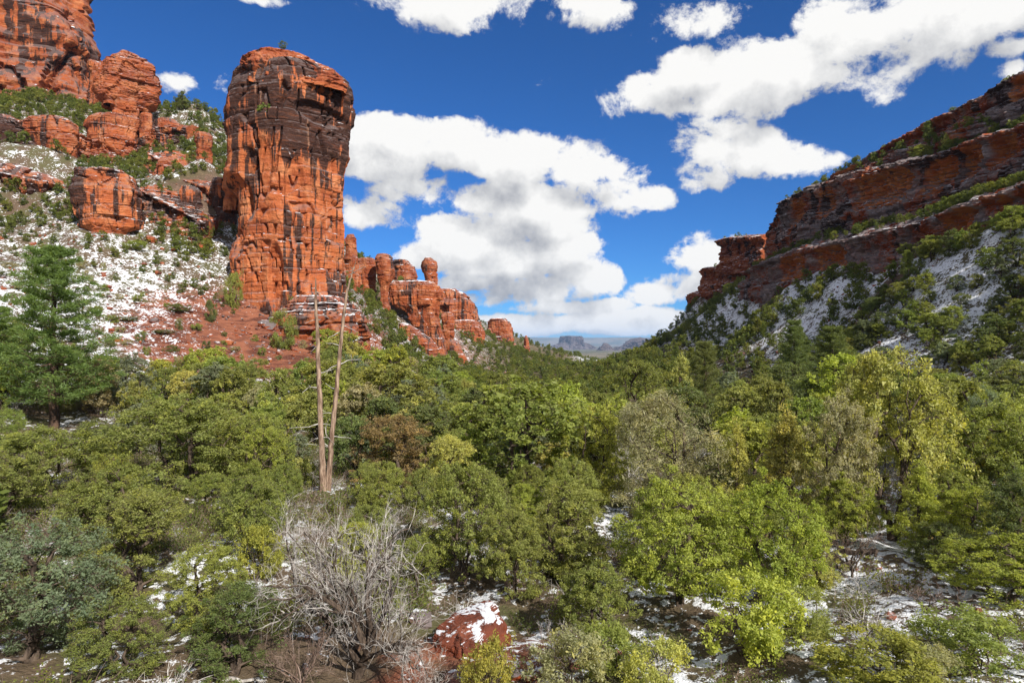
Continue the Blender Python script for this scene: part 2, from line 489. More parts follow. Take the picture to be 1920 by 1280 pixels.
_A[:len(C), len(C):] = np.c_[np.ones(len(C)), C[:, :2]]
_A[len(C):, :len(C)] = _A[:len(C), len(C):].T
_W = np.linalg.solve(_A, np.r_[C[:, 2], 0, 0, 0])


def height(x, y, detail=True):
    x = np.atleast_1d(np.asarray(x, float)); y = np.atleast_1d(np.asarray(y, float))
    r = np.hypot(x, y)
    q = np.minimum(1.0, 750.0 / np.maximum(r, 1e-6))
    xx, yy = x * q, y * q
    z = np.empty_like(x)
    for i in range(0, len(x), 20000):
        s = slice(i, i + 20000)
        d = np.sqrt((xx[s, None] - C[None, :, 0]) ** 2 + (yy[s, None] - C[None, :, 1]) ** 2 + 0.6)
        z[s] = -d @ _W[:len(C)] + _W[-3] + _W[-2] * xx[s] + _W[-1] * yy[s]
    if detail:
        near = 1 - sstep(400, 900, r)
        z = z + near * sstep(4, 14, r) * (0.75 * fbm(x / 9.0, y / 9.0, 0.3, 5, 0.55) + 0.10 * fbm(x / 1.3, y / 1.3, 2.3, 2))
    far = -25 - 35 * sstep(600, 1500, r) - 20 * sstep(1500, 3500, r) - 35 * sstep(3500, 9000, r)
    far = far + 9 * fbm(x / 900.0, y / 900.0, 4.4, 4) * sstep(900, 2500, r)
    far = far + sstep(17000, 20500, r + 1800 * fbm(x / 5000.0, y / 5000.0, 1.1, 3)) * 245
    w = sstep(450, 1400, r)
    return z * (1 - w) + far * w


front = np.radians(np.linspace(-50, 50, 400))
rest = np.radians(np.linspace(50, 310, 60))[1:-1]
th = np.concatenate([front, rest])
rad = np.concatenate([np.linspace(0.6, 12, 14)[:-1], np.linspace(12, 60, 90)[:-1], np.linspace(60, 350, 200)[:-1], np.geomspace(350, 900, 34)[:-1], np.geomspace(900, 28000, 56)])
TH, RR = np.meshgrid(th, rad, indexing='ij')
gxx, gyy = (RR * np.sin(TH)).ravel(), (RR * np.cos(TH)).ravel()
gz = height(gxx, gyy)
na, nr = len(th), len(rad)
ii, jj = np.meshgrid(np.arange(na), np.arange(nr - 1), indexing='ij')
i2 = (ii + 1) % na
quads = np.stack([ii * nr + jj, i2 * nr + jj, i2 * nr + jj + 1, ii * nr + jj + 1], -1).reshape(-1, 4)
gpx = 960 + gxx / np.maximum(gyy, 1) * F


def spot(x, y, cx, cy, rx, ry):
    return np.exp(-(((x - cx) / rx) ** 2 + ((y - cy) / ry) ** 2))


def put(px, Y): return (px - 960) / F * Y, Y


snow = np.full(len(gxx), 0.38)
red = np.full(len(gxx), 0.05)
rr = np.hypot(gxx, gyy)
snow += 0.10 * sstep(30, 5, rr) * 0
lx, ly = put(300, 108)
snow += 0.13 * spot(gxx, gyy, lx, ly, 26, 26) + 0.08 * spot(gxx, gyy, *put(80, 85), 22, 25)
snow -= 0.18 * spot(gxx, gyy, *put(420, 97), 12, 13) + 0.6 * spot(gxx, gyy, *put(560, 112), 16, 14)
red += 0.85 * spot(gxx, gyy, *put(420, 97), 17, 16) + 0.8 * spot(gxx, gyy, *put(560, 112), 26, 18) + 0.5 * spot(gxx, gyy, *put(700, 140), 14, 25)
red += 0.5 * spot(gxx, gyy, *put(880, 20), 5, 5) + 0.12 * spot(gxx, gyy, *put(690, 18.5), 4, 4) + 0.5 * spot(gxx, gyy, *put(850, 250), 25, 60)
red += 0.35 * spot(gxx, gyy, *put(960, 430), 30, 70)
snow -= 0.25 * sstep(-20, 5, gxx) * sstep(60, 100, gyy) * sstep(60, 35, gxx)
snow += 0.26 * sstep(45, 62, gxx) * sstep(50, 90, gyy)
snow += 0.22 * spot(gxx, gyy, 17, 25, 13, 14) + 0.2 * spot(gxx, gyy, *put(1130, 36), 4, 4) + 0.25 * spot(gxx, gyy, *put(410, 26), 3, 4) - 0.2 * spot(gxx, gyy, *put(690, 18.5), 4, 4)
far_a = sstep(420, 800, rr)
gm = mesh_from('ground', np.c_[gxx, gyy, gz], quads[:, ::-1], M_GROUND, True, {'snow': ('POINT', snow), 'red': ('POINT', red), 'far': ('POINT', far_a)})
ground = tag(add_obj('ground', gm), 'red and brown valley ground with patchy snow', None, None, 'structure')


def gz_at(x, y): return float(height(x, y)[0])


# ------------------------------------------------------------------ rock columns and cliff bands
def layers(zmin, zmax, mean, rs):
    zs = [zmin - mean]
    while zs[-1] < zmax + mean:
        zs.append(zs[-1] + mean * math.exp(rs.normal(0, 0.65)))
    zs = np.array(zs)
    return zs, rs.uniform(-1, 1, len(zs))


def rock_displace(x, y, z, S, seed, strata, flute, crack, rough, lay=0.16):
    """horizontal outward offset in metres: beds of different strength, vertical flutes and joints, broken faces"""
    rs = np.random.RandomState(seed)
    o = seed * 3.7
    warp = 0.10 * S * fbm(x / (1.6 * S) + o, y / (1.6 * S), z / (2.5 * S), 2)
    zs, off = layers(z.min() - S, z.max() + S, lay * S, rs)
    zz = z + warp
    k = np.clip(np.searchsorted(zs, zz) - 1, 0, len(zs) - 2)
    t = (zz - zs[k]) / (zs[k + 1] - zs[k])
    local = 0.6 + 0.8 * fbm(x / (0.8 * S) + k * 3.1, y / (0.8 * S) + o, k * 1.7, 2)
    D = strata * S * (off[k] * local - 0.9 * np.exp(-((t - 0.02) / 0.07) ** 2) - 0.5 * np.exp(-((t - 1.0) / 0.09) ** 2))
    D = D + flute * S * fbm(x / (0.30 * S) + o, y / (0.30 * S), z / (2.6 * S), 3)
    cr = np.abs(fbm(x / (0.42 * S) + 2 * o, y / (0.42 * S) + k * 0.21, z / (2.2 * S) + k * 0.13, 2))
    D = D - crack * S * np.exp(-(cr / 0.045) ** 2)
    blk = fbm(x / (0.35 * S) + o, y / (0.35 * S) - o, z / (0.28 * S), 4, 0.55)
    D = D + rough * S * (np.tanh(blk * 2.2) * 0.7 + 0.3 * blk)
    D = D + rough * 0.35 * S * fbm(x / (0.07 * S), y / (0.07 * S), z / (0.045 * S), 3)
    return D


def rock_column(rows, Y, depth=0.8, n=(120, 120), seed=1, strata=0.024, flute=0.03, crack=0.045, rough=0.028, ext=6.0, power=2.6, dome=0.12, lay=0.16, twist=0.0, facet=0.16, tier=0.5, warp=0.10, block=0.085, nblock=70, alcoves=()):
    n = (int(n[0] * 0.68), int(n[1] * 0.76))
    rows = sorted(rows)
    py = np.array([r[0] for r in rows], float)
    am_ = max(r[2] - r[1] for r in rows) / 2 / F * Y
    Yf, Y = Y, Y + depth * am_ * 0.92          # the outline is the one seen at the depth of the middle of the rock
    xl = (np.array([r[1] for r in rows], float) - 960) / F * Y
    xr = (np.array([r[2] for r in rows], float) - 960) / F * Y
    z = (640 - py) / F * Y
    zb = np.linspace(z[-1] - ext, z[0], n[1])
    a = np.interp(zb, z[::-1], ((xr - xl) / 2)[::-1])
    cx = np.interp(zb, z[::-1], ((xl + xr) / 2)[::-1])
    am = a.max()
    b = depth * (0.62 * a + 0.38 * am * np.minimum(1.0, a / (0.35 * am)))
    yc = Y
    ncap = 14
    f_ = np.cos(np.linspace(0, 1, ncap + 1)[1:] * math.pi / 2)
    f_[-1] = 0.004
    zc = z[0] + dome * a[-1] * np.sin(np.linspace(0, 1, ncap + 1)[1:] * math.pi / 2)
    A = np.concatenate([a, a[-1] * f_]); B = np.concatenate([b, b[-1] * f_])
    CX = np.concatenate([cx, np.full(ncap, cx[-1])]); Z = np.concatenate([zb, zc])
    vv = np.linspace(-1, 1, n[0], endpoint=False)
    tt = 1.5 * math.pi + math.pi * (0.58 * vv + 0.42 * vv ** 3)       # finer towards the valley side
    rs = np.random.RandomState(seed + 500)
    # plan outline: an irregular polygon of joint faces that changes a little from tier to tier
    nside = 8
    phi = np.linspace(0, 2 * math.pi, nside, endpoint=False) + rs.uniform(-0.3, 0.3, nside) + twist
    d0 = rs.uniform(0.80, 1.06, nside)
    tiers = [Z[0]]
    am2 = 0.5 * (am + np.median(a))
    while tiers[-1] < Z.max(): tiers.append(tiers[-1] + am2 * tier * math.exp(rs.normal(0, 0.5)))
    tk = np.clip(np.searchsorted(tiers, Z) - 1, 0, None)
    prof = []
    for k_ in range(len(tiers) + 1):
        dk = d0 + rs.uniform(-facet, facet, nside)
        cs = np.cos(tt[:, None] - phi[None, :])
        r_ = np.where(cs > 0.12, dk[None, :] / np.maximum(cs, 0.12), 9.0)
        r_ = -np.log(np.exp(-14 * r_).sum(1)) / 14
        ct_, st_ = np.cos(tt) * r_, np.sin(tt) * r_
        ct_ = 2 * (ct_ - ct_.min()) / (ct_.max() - ct_.min()) - 1
        st_ = 2 * (st_ - st_.min()) / (st_.max() - st_.min()) - 1
        prof.append((ct_ * (1 - 0.4 * facet * rs.rand()), st_))
    prof = np.array(prof)
    ker = max(1, int(len(zb) * 0.008))
    ctz = prof[tk, 0]; stz = prof[tk, 1]
    if ker > 1:
        kk = np.ones(ker) / ker
        ctz, stz = (np.apply_along_axis(lambda q: np.convolve(np.pad(q, (ker // 2, ker - 1 - ker // 2), mode='edge'), kk, 'valid'), 0, q) for q in (ctz, stz))
    X = CX[:, None] + A[:, None] * ctz
    Yy = yc + B[:, None] * stz
    ct, s_ = np.cos(tt), np.sin(tt)
    ZZ = np.repeat(Z[:, None], n[0], 1)
    S = 0.5 * (A.max() + np.median(a))
    D = rock_displace(X.ravel(), Yy.ravel(), ZZ.ravel(), S, seed, strata, flute, crack, rough, lay).reshape(X.shape)
    # joint blocks: pieces of rock standing proud or fallen away
    sd = np.stack([rs.uniform(X.min(), X.max(), nblock), rs.uniform(Yy.min(), Yy.max(), nblock), rs.uniform(ZZ.min(), ZZ.max(), nblock)], 1)
    sk = np.array([1, 1, 0.65])
    so = rs.uniform(-1, 1, nblock)
    pts_ = np.stack([X + 0.05 * S * fbm(X / (0.3 * S), Yy / (0.3 * S), ZZ / (0.3 * S), 2), Yy, ZZ], -1).reshape(-1, 3) * sk
    best = np.full(len(pts_), 1e9); lab_ = np.zeros(len(pts_), int)
    for q_ in range(nblock):
        dd_ = ((pts_ - sd[q_] * sk) ** 2).sum(1)
        w_ = dd_ < best
        best[w_] = dd_[w_]; lab_[w_] = q_
    D = D + block * S * so[lab_].reshape(D.shape)
    D = D + warp * S * fbm(X / (1.1 * S) + seed, Yy / (1.1 * S), ZZ / (1.3 * S), 2)
    fade = np.concatenate([np.ones(len(a)), f_])[:, None]
    D = D * (0.25 + 0.75 * np.clip(A[:, None] / (0.4 * A.max()), 0, 1)) * fade
    for (ax, ay, rx, ry, dp) in alcoves:      # hollows with an overhanging brow
        wx, wz = (ax - 960) / F * Y, (640 - ay) / F * Y
        e = ((X - wx) / (rx / F * Y)) ** 2
        v = (ZZ - wz) / (ry / F * Y)
        v = np.where(v > 0, v * 1.35, v * 0.8)
        q = np.clip(1 - e - v * v, 0, 1)
        D = D - dp * sstep(0.0, 0.55, q) * (Yy < yc)
    nrm = np.stack([ct * B.max(), s_ * A.max()], -1)
    nrm /= np.linalg.norm(nrm, axis=1)[:, None]
    X = X + D * nrm[None, :, 0]; Yy = Yy + D * nrm[None, :, 1]
    ZZ = ZZ + (1 - fade) * 0.04 * S * fbm(X / (0.3 * S), Yy / (0.3 * S), seed, 3)
    V = np.stack([X, Yy, ZZ], -1).reshape(-1, 3)
    nz_, nt = len(Z), n[0]
    i, j = np.meshgrid(np.arange(nz_ - 1), np.arange(nt), indexing='ij')
    j2 = (j + 1) % nt
    Q = np.stack([i * nt + j, i * nt + j2, (i + 1) * nt + j2, (i + 1) * nt + j], -1).reshape(-1, 4)
    return V, Q


def based(name, V, Q, mat, parent=None, origin=None, attrs=None):
    """mesh object whose origin sits at its base centre (or at the thing's base when it is a part)"""
    o0 = np.array(origin) if origin is not None else np.array([(V[:, 0].min() + V[:, 0].max()) / 2, (V[:, 1].min() + V[:, 1].max()) / 2, V[:, 2].min()])
    me = mesh_from(name, V - o0, Q, mat, False, attrs)
    return add_obj(name, me, parent, tuple(o0) if parent is None else (0, 0, 0))


def rock(name, label, cat, Y, rows, mat=None, **kw):
    V, Q = rock_column(rows, Y, **kw)
    return tag(based(name, V, Q, mat or M_ROCK), label, cat)


def rock_thing(name, label, cat, parts):
    """a formation of several rock masses standing on each other"""
    built = [(pn, *rock_column(rows, Y, **kw), mat) for (pn, Y, rows, mat, kw) in parts]
    allv = np.concatenate([b[1] for b in built])
    o0 = ((allv[:, 0].min() + allv[:, 0].max()) / 2, (allv[:, 1].min() + allv[:, 1].max()) / 2, allv[:, 2].min())
    root = add_obj(name, None, None, o0)
    tag(root, label, cat)
    for pn, V, Q, mat in built:
        based(pn, V, Q, mat or M_ROCK, root, o0)
    return root


# the great butte
BUTTE = [(153, 462, 652), (158, 458, 657), (171, 455, 661), (189, 446, 664), (211, 441, 666), (230, 441, 664), (246, 442, 658), (252, 440, 657), (270, 442, 657), (298, 443, 658),
         (316, 442, 650), (334, 440, 647), (370, 444, 646), (397, 446, 642), (425, 446, 648), (465, 446, 648), (500, 450, 648), (533, 454, 650), (578, 456, 656), (610, 450, 668), (624, 440, 676), (650, 428, 690)]
rock_thing('sandstone_butte', 'towering orange sandstone butte with black streaks and a domed cap', 'rock butte', [
    ('shaft', 118, BUTTE, M_BUTTE, dict(depth=0.95, n=(460, 420), seed=21, strata=0.011, flute=0.022, crack=0.075, rough=0.013, ext=8, lay=0.13, twist=0.5, facet=0.02, tier=0.35, warp=0.0, block=0.016, nblock=260, alcoves=[(622, 234, 38, 20, 1.2), (470, 400, 34, 80, 2.2), (505, 350, 20, 70, 1.3), (555, 520, 16, 70, 1.3), (640, 430, 20, 30, 0.7), (530, 330, 24, 60, 0.8), (585, 380, 16, 90, 0.9)])),
    ('cap_rock', 119, [(99, 514, 536), (105, 508, 558), (116, 488, 586), (128, 466, 610), (140, 460, 632), (148, 462, 645), (156, 472, 648), (162, 476, 650)], M_CAP,
     dict(depth=0.75, n=(200, 60), seed=9, strata=0.030, flute=0.03, crack=0.03, rough=0.05, ext=2, lay=0.10, dome=0.5)),
    ('side_buttress', 139, [(338, 402, 432), (346, 398, 440), (390, 396, 445), (430, 394, 450), (465, 396, 455)], M_BUTTE, dict(depth=1.0, n=(130, 120), seed=33, ext=10, lay=0.4)),
    ('upper_shoulder', 132, [(290, 428, 450), (300, 424, 460), (320, 420, 460), (345, 420, 460)], M_BUTTE, dict(depth=1.0, n=(100, 90), seed=35, ext=6, lay=0.4)),
    ('foot_ledge', 113, [(560, 560, 655), (575, 540, 668), (600, 500, 682), (640, 470, 692)], M_ROCK, dict(depth=0.7, n=(180, 90), seed=41, ext=8, strata=0.05, lay=0.10)),
])
rock_thing('balanced_dome_pillar', 'round-headed sandstone pillar on a narrow neck above the green bench', 'rock pillar', [
    ('head', 165, [(108, 222, 258), (113, 206, 274), (125, 198, 289), (145, 194, 297), (165, 190, 298), (183, 187, 295), (196, 193, 284), (202, 204, 268)], M_ROCK, dict(depth=0.9, n=(180, 130), seed=4, strata=0.022, flute=0.03, crack=0.03, rough=0.05, ext=1.0, lay=0.3, dome=0.5)),
    ('neck', 166, [(194, 210, 260), (212, 212, 261), (228, 204, 263)], M_ROCK, dict(depth=0.9, n=(110, 50), seed=5, ext=3, lay=0.14)),
    ('pedestal', 163, [(224, 178, 262), (232, 161, 264), (262, 160, 262), (285, 163, 263), (300, 205, 262), (320, 215, 258)], M_ROCK, dict(depth=0.8, n=(170, 100), seed=6, ext=10)),
])
rock('sandstone_cliff', 'huge pale orange cliff wall rising beyond the top of the frame', 'cliff', 205,
     [(-420, -600, 40), (-250, -620, 85), (-100, -640, 112), (0, -640, 124), (50, -640, 136), (95, -640, 150), (130, -640, 162), (165, -640, 178), (200, -640, 190), (260, -640, 205)],
     depth=0.35, n=(420, 240), seed=14, strata=0.016, flute=0.035, crack=0.05, rough=0.034, ext=20, lay=0.13, power=2.2, block=0.03, nblock=160, warp=.06, facet=.06)
rock('small_outcrop', 'small pale knob leaning on the huge cliff behind the domed pillar', 'rock', 200, [(116, 170, 186), (122, 167, 196), (140, 170, 199), (168, 165, 200)], n=(60, 50), seed=15)
for i, (lab, Y, rows, kw) in enumerate([
    ('slim sandstone column close beside the domed pillar pedestal', 168, [(213, 268, 284), (222, 265, 287), (250, 264, 288), (287, 266, 288)], {}),
    ('low broken sandstone columns on the bench between pillar and butte', 170, [(226, 292, 330), (234, 289, 338), (262, 291, 340), (284, 292, 338)], {}),
    ('shaded snow-capped block in the gully beside the great butte', 150, [(250, 368, 392), (256, 364, 398), (275, 366, 396), (292, 368, 394)], {}),
    ('rounded orange ledge outcrop under the bench left of domed pillar', 150, [(224, 58, 128), (230, 47, 142), (250, 48, 147), (268, 60, 146), (284, 72, 142)], dict(depth=0.6)),
    ('orange outcrop cut by the left frame edge at bench height', 150, [(219, -40, 26), (226, -45, 34), (248, -45, 36), (262, -40, 30)], dict(depth=0.6)),
    ('long broken orange ledge at the left edge above the tall pine', 136, [(312, -40, 42), (328, -50, 92), (343, -50, 127), (368, -50, 126), (384, -40, 92), (396, -30, 70)], dict(depth=0.5, n=(170, 100))),
    ('square streaked sandstone block standing above the snowy slope', 124, [(324, 166, 244), (330, 160, 250), (352, 158, 256), (358, 154, 264), (372, 155, 264), (400, 156, 262), (428, 166, 258), (440, 182, 238)], dict(depth=0.8, n=(170, 130), lay=0.3)),
    ('dark shaded buttress low in the gully left of the great butte', 138, [(352, 340, 372), (360, 336, 380), (395, 338, 384), (430, 340, 386)], {}),
    ('small shaded outcrop half hidden in the gully shrubs', 146, [(300, 300, 322), (306, 296, 330), (330, 298, 334)], {}),
    ]):
    tag(rock('sandstone_outcrop', lab, 'rock', Y, rows, M_BUTTE if i in (6, 7) else M_ROCK, **{**dict(n=(100, 90), seed=50 + i, ext=7), **kw}), group='rock outcrops on the left slope')

# fins and pillars beyond the butte
for i, (nm, lab, Y, rows, kw) in enumerate([
    ('sandstone_pillar', 'dark red stack peeping out right behind the great butte', 172, [(440, 651, 663), (447, 648, 668), (470, 648, 670), (500, 645, 674)], {}),
    ('sandstone_pillar', 'fat-headed red pillar tapering to a thin neck', 190, [(477, 709, 729), (483, 705, 736), (500, 704, 739), (513, 706, 739), (524, 708, 736), (533, 713, 730), (546, 715, 728), (578, 714, 732)], dict(n=(120, 120), ext=8, depth=1.0)),
    ('sandstone_fin', 'bulging red fin just left of the fat-headed pillar', 196, [(485, 674, 703), (493, 668, 707), (520, 670, 706), (542, 673, 705), (562, 682, 705)], {}),
    ('sandstone_fin', 'low snowy red ledges against the great butte flank', 185, [(489, 650, 670), (498, 645, 676), (540, 645, 680)], {}),
    ('sandstone_ledge', 'flat snowy red ledge behind and right of the fat-headed pillar', 228, [(488, 738, 764), (499, 736, 776), (512, 736, 782), (528, 735, 784)], {}),
    ('balanced_rock', 'knob-shaped balanced rock on top of the red fin', 214, [(485, 794, 811), (490, 789, 818), (500, 787, 820), (508, 790, 820), (514, 795, 820), (522, 796, 820), (534, 790, 822)], dict(ext=4, dome=.3)),
    ('sandstone_fin', 'tall red fin with an overhanging cap and a slim right leg', 206, [(531, 738, 818), (537, 730, 828), (556, 729, 828), (572, 734, 826), (584, 758, 823), (602, 772, 823), (625, 786, 826), (652, 798, 833), (676, 806, 840)], dict(n=(220, 190), depth=0.6, lay=0.2, flute=.08)),
    ('sandstone_pillar', 'stubby red pillar with a flared foot right of the tall fin', 236, [(586, 829, 845), (593, 825, 852), (615, 828, 852), (636, 832, 850), (646, 835, 862), (674, 837, 878)], {}),
    ('sandstone_cliff', 'ribbed red cliff wall behind the tall overhanging fin', 300, [(543, 826, 856), (549, 822, 868), (556, 820, 882), (572, 820, 892), (592, 820, 896), (616, 820, 904)], dict(n=(180, 120), depth=0.7, flute=.11)),
    ('sandstone_cliff', 'last red cliff nose before the thin spire', 430, [(598, 920, 948), (603, 914, 957), (620, 914, 961), (640, 918, 964), (652, 925, 976), (668, 930, 986)], dict(n=(130, 100), depth=0.9)),
    ('sandstone_spire', 'thin red spire at the far end of the left cliffs', 440, [(629, 985, 988), (634, 983, 990), (645, 982, 992), (656, 980, 994), (668, 976, 999)], dict(ext=4)),
    ('sandstone_ledge', 'stepped red ledges on the slope below the tall fin', 170, [(607, 750, 766), (620, 748, 788), (634, 752, 806), (650, 756, 822)], dict(depth=0.7, lay=0.12, strata=.06)),
    ('sandstone_ledge', 'crumbling red outcrop at the right foot of the great butte', 122, [(586, 648, 672), (600, 644, 682), (620, 642, 688), (648, 640, 694)], dict(lay=0.12, strata=.06)),
    ('sandstone_ledge', 'lower red tier under the ribbed cliff wall', 290, [(602, 850, 896), (610, 845, 905), (620, 845, 912)], dict(depth=.6)),
    ('sandstone_boulder', 'pale boulder showing through the trees below the red fins', 100, [(716, 800, 822), (720, 796, 828), (732, 794, 830)], dict(ext=3, n=(60, 40))),
    ]):
    tag(rock(nm, lab, 'rock' if 'cliff' not in nm else 'cliff', Y, rows, M_ROCK, **{**dict(n=(110, 100), seed=80 + i, ext=10), **kw}), group='red rocks beyond the great butte')


def cliff_band(rows, seed, side=1, nu=420, nv=90, ncap=26, cap=9.0, ext=4.0, lip=0.9, alcove=1.6, slope=0.25, strata=0.10, flare=1.2, hollows=()):
    px, pt, pb, Y = (np.array([r[i] for r in rows], float) for i in range(4))
    nu, nv, ncap = int(nu * 0.74), int(nv * 0.76), int(ncap * 0.7)
    s = np.linspace(0, 1, len(rows)); u = np.linspace(0, 1, nu)
    X = (px - 960) / F * Y
    seg = np.r_[0, np.cumsum(np.hypot(np.diff(X), np.diff(Y)))]
    s = seg / seg[-1]
    bx, by = np.interp(u, s, X), np.interp(u, s, Y)
    zt, zb = np.interp(u, s, (640 - pt) / F * Y), np.interp(u, s, (640 - pb) / F * Y)
    tx, ty = np.gradient(bx), np.gradient(by)
    ln = np.hypot(tx, ty); nx, ny = ty / ln, -tx / ln
    flip = np.sign(nx * -side * (side > 0) + nx * 0.2 * (side < 0) + ny * -0.6); nx, ny = nx * flip, ny * flip       # towards the valley
    k = 19
    ker = np.ones(k) / k
    nx, ny = (np.convolve(np.pad(q, k // 2, mode='edge'), ker, 'valid') for q in (nx, ny))
    wander = 2.0 * fbm(u * seg[-1] / 14.0, seed, 0.5, 4)
    v = np.linspace(0, 1, nv)
    H = np.maximum(zt - zb, 0.5)
    Z = (zb - ext)[:, None] + (H + ext)[:, None] * v[None, :]
    rel = np.clip((Z - zb[:, None]) / H[:, None], -0.5, 1)
    alc = sstep(-0.12, 0.12, fbm(u * seg[-1] / 22.0, seed + 3.3, 0.1, 2))[:, None]
    bpx = 960 + bx / by * F
    if hollows: alc = alc * 0.25
    for (h0, h1) in hollows: alc = np.maximum(alc, (sstep(h0 - 4, h0 + 4, bpx) * sstep(h1 + 4, h1 - 4, bpx))[:, None])
    prof = lip * sstep(0.70, 0.93, rel) - alcove * alc * np.sin(np.clip((rel - 0.08) / 0.8, 0, 1) * math.pi) + flare * sstep(0.45, -0.3, rel)
    prof = prof - 0.8 * (rel > 0.97) * (rel - 0.97) / 0.03
    wander = wander * 0.8 + 1.2
    O = wander[:, None] + prof
    cv = np.linspace(0, 1, ncap + 1)[1:]
    O2 = (wander + lip - 0.8)[:, None] - cap * cv[None, :]
    Z2 = zt[:, None] + slope * cap * cv[None, :] ** 0.9
    OO = np.concatenate([O, O2], 1); ZZ = np.concatenate([Z, Z2], 1)
    XX = bx[:, None] + nx[:, None] * OO; YY = by[:, None] + ny[:, None] * OO
    S = 7.0
    D = rock_displace(XX.ravel(), YY.ravel(), ZZ.ravel(), S, seed, strata, 0.09, 0.08, 0.11, 0.20).reshape(XX.shape)
    ends = sstep(0, 0.02, u) * sstep(1, 0.98, u)
    XX = XX + nx[:, None] * D; YY = YY + ny[:, None] * D
    steps = np.round((ZZ[:, nv:] + 0.5 * fbm(XX[:, nv:] / 8, YY[:, nv:] / 8, 1.0, 3)) / 0.8) * 0.8
    ZZ[:, nv:] = ZZ[:, nv:] * 0.45 + steps * 0.55
    ntot = nv + ncap
    # close the two ends by folding them into the hill
    V = np.stack([XX, YY, ZZ], -1)
    e0 = V[:1].copy(); e0[..., 0] -= nx[0] * 7 ; e0[..., 1] -= ny[0] * 7 - 0; 
    e1 = V[-1:].copy(); e1[..., 0] -= nx[-1] * 7; e1[..., 1] -= ny[-1] * 7
    V = np.concatenate([e0, V, e1]).reshape(-1, 3)
    i, j = np.meshgrid(np.arange(nu + 1), np.arange(ntot - 1), indexing='ij')
    Q = np.stack([i * ntot + j, i * ntot + j + 1, (i + 1) * ntot + j + 1, (i + 1) * ntot + j], -1).reshape(-1, 4)
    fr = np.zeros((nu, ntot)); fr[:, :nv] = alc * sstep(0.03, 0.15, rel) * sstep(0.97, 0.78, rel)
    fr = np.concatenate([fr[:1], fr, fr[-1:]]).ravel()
    return V, Q, fr


for nm, lab, seed, kw in [
    ('upper', 'topmost grey weathered cliff band along the shaded ridge skyline', 3, dict(cap=16, slope=0.12, alcove=0.8, nv=110, flare=3.0)),
    ('middle', 'middle cliff band with big orange alcoves and dark streaks', 5, dict(cap=10, nv=130, nu=520, alcove=2.4, hollows=[(1490, 1520), (1548, 1568), (1612, 1716), (1738, 1792), (1802, 1850), (1862, 1912)])),
    ('lower', 'lowest grey cliff band just above the snowy shaded wood', 8, dict(cap=11, nv=120, nu=520, slope=0.40, flare=1.0, ext=7, hollows=[(1468, 1512), (1530, 1580), (1770, 1836), (1880, 1900)])),
    ('far', 'red stepped cliff block above the last snowy bench of the ridge', 10, dict(nu=160, nv=70, cap=14, slope=0.1)),
    ('end', 'small red ledge block near the far end of the shaded ridge', 12, dict(nu=140, nv=60, cap=14, slope=0.1)),
    ('foot', 'lowest red nose ending the shaded ridge', 13, dict(nu=140, nv=60, cap=12, slope=0.2)),
]:
    V, Q, fr = cliff_band(BANDS[nm], seed, **kw)
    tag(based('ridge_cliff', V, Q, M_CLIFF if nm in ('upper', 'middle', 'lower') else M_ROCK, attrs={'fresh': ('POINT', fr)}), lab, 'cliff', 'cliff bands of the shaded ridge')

for rows, lab, seed, kw in [
    ([(-90, 224, 262, 153), (0, 226, 266, 152), (45, 232, 276, 153), (110, 234, 284, 154), (165, 268, 300, 163), (262, 270, 302, 168), (300, 242, 288, 169), (350, 240, 292, 168)], 'broken rock wall along the bench joining the domed pillar to its neighbours', 61, dict(nu=360, nv=60)),
    ([(-90, 330, 400, 138), (0, 322, 398, 136), (60, 336, 398, 136), (128, 352, 388, 140), (160, 366, 392, 142)], 'stepped rock wall behind the long ledge at the left edge', 64, dict(nu=260, nv=60)),
    ([(285, 288, 312, 152), (325, 310, 345, 148), (360, 340, 376, 143), (400, 352, 410, 141)], 'dark broken ledges stepping down the shaded gully', 66, dict(nu=200, nv=50)),
    ([(262, 352, 378, 136), (300, 372, 402, 134), (350, 400, 430, 133), (392, 420, 462, 133)], 'lower snowy ledges at the mouth of the shaded gully', 68, dict(nu=200, nv=50)),
]:
    V, Q, fr = cliff_band(rows, seed, side=-1, cap=7, slope=0.35, alcove=1.0, lip=0.6, ext=5, **kw)
    tag(based('sandstone_ledge', V, Q, M_ROCK), lab, 'cliff', 'rock walls of the left benches')

# far mesas on the plain
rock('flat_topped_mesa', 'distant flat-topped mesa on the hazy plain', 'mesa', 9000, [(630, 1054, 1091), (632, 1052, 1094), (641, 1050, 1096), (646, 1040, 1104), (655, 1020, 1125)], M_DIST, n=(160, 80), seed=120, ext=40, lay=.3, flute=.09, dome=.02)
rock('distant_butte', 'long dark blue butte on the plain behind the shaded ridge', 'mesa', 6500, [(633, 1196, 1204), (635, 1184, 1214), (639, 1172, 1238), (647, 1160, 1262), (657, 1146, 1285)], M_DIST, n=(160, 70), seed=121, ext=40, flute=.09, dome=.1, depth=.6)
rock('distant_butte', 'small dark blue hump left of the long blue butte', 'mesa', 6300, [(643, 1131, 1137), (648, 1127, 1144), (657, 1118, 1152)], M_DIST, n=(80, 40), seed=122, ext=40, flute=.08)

# the bank of red earth under the snow, near the bare tree
tag(rock('red_ledge', 'dark red rock ledge under snow beside the bare grey tree', 'rock', 19.5, [(1150, 890, 932), (1157, 862, 946), (1168, 832, 952), (1186, 806, 956), (1235, 790, 960)], M_BANK, n=(130, 80), seed=130, ext=1.5, depth=1.1, strata=.03, lay=.3, facet=.06, warp=.12, dome=.05, block=.13, nblock=26))

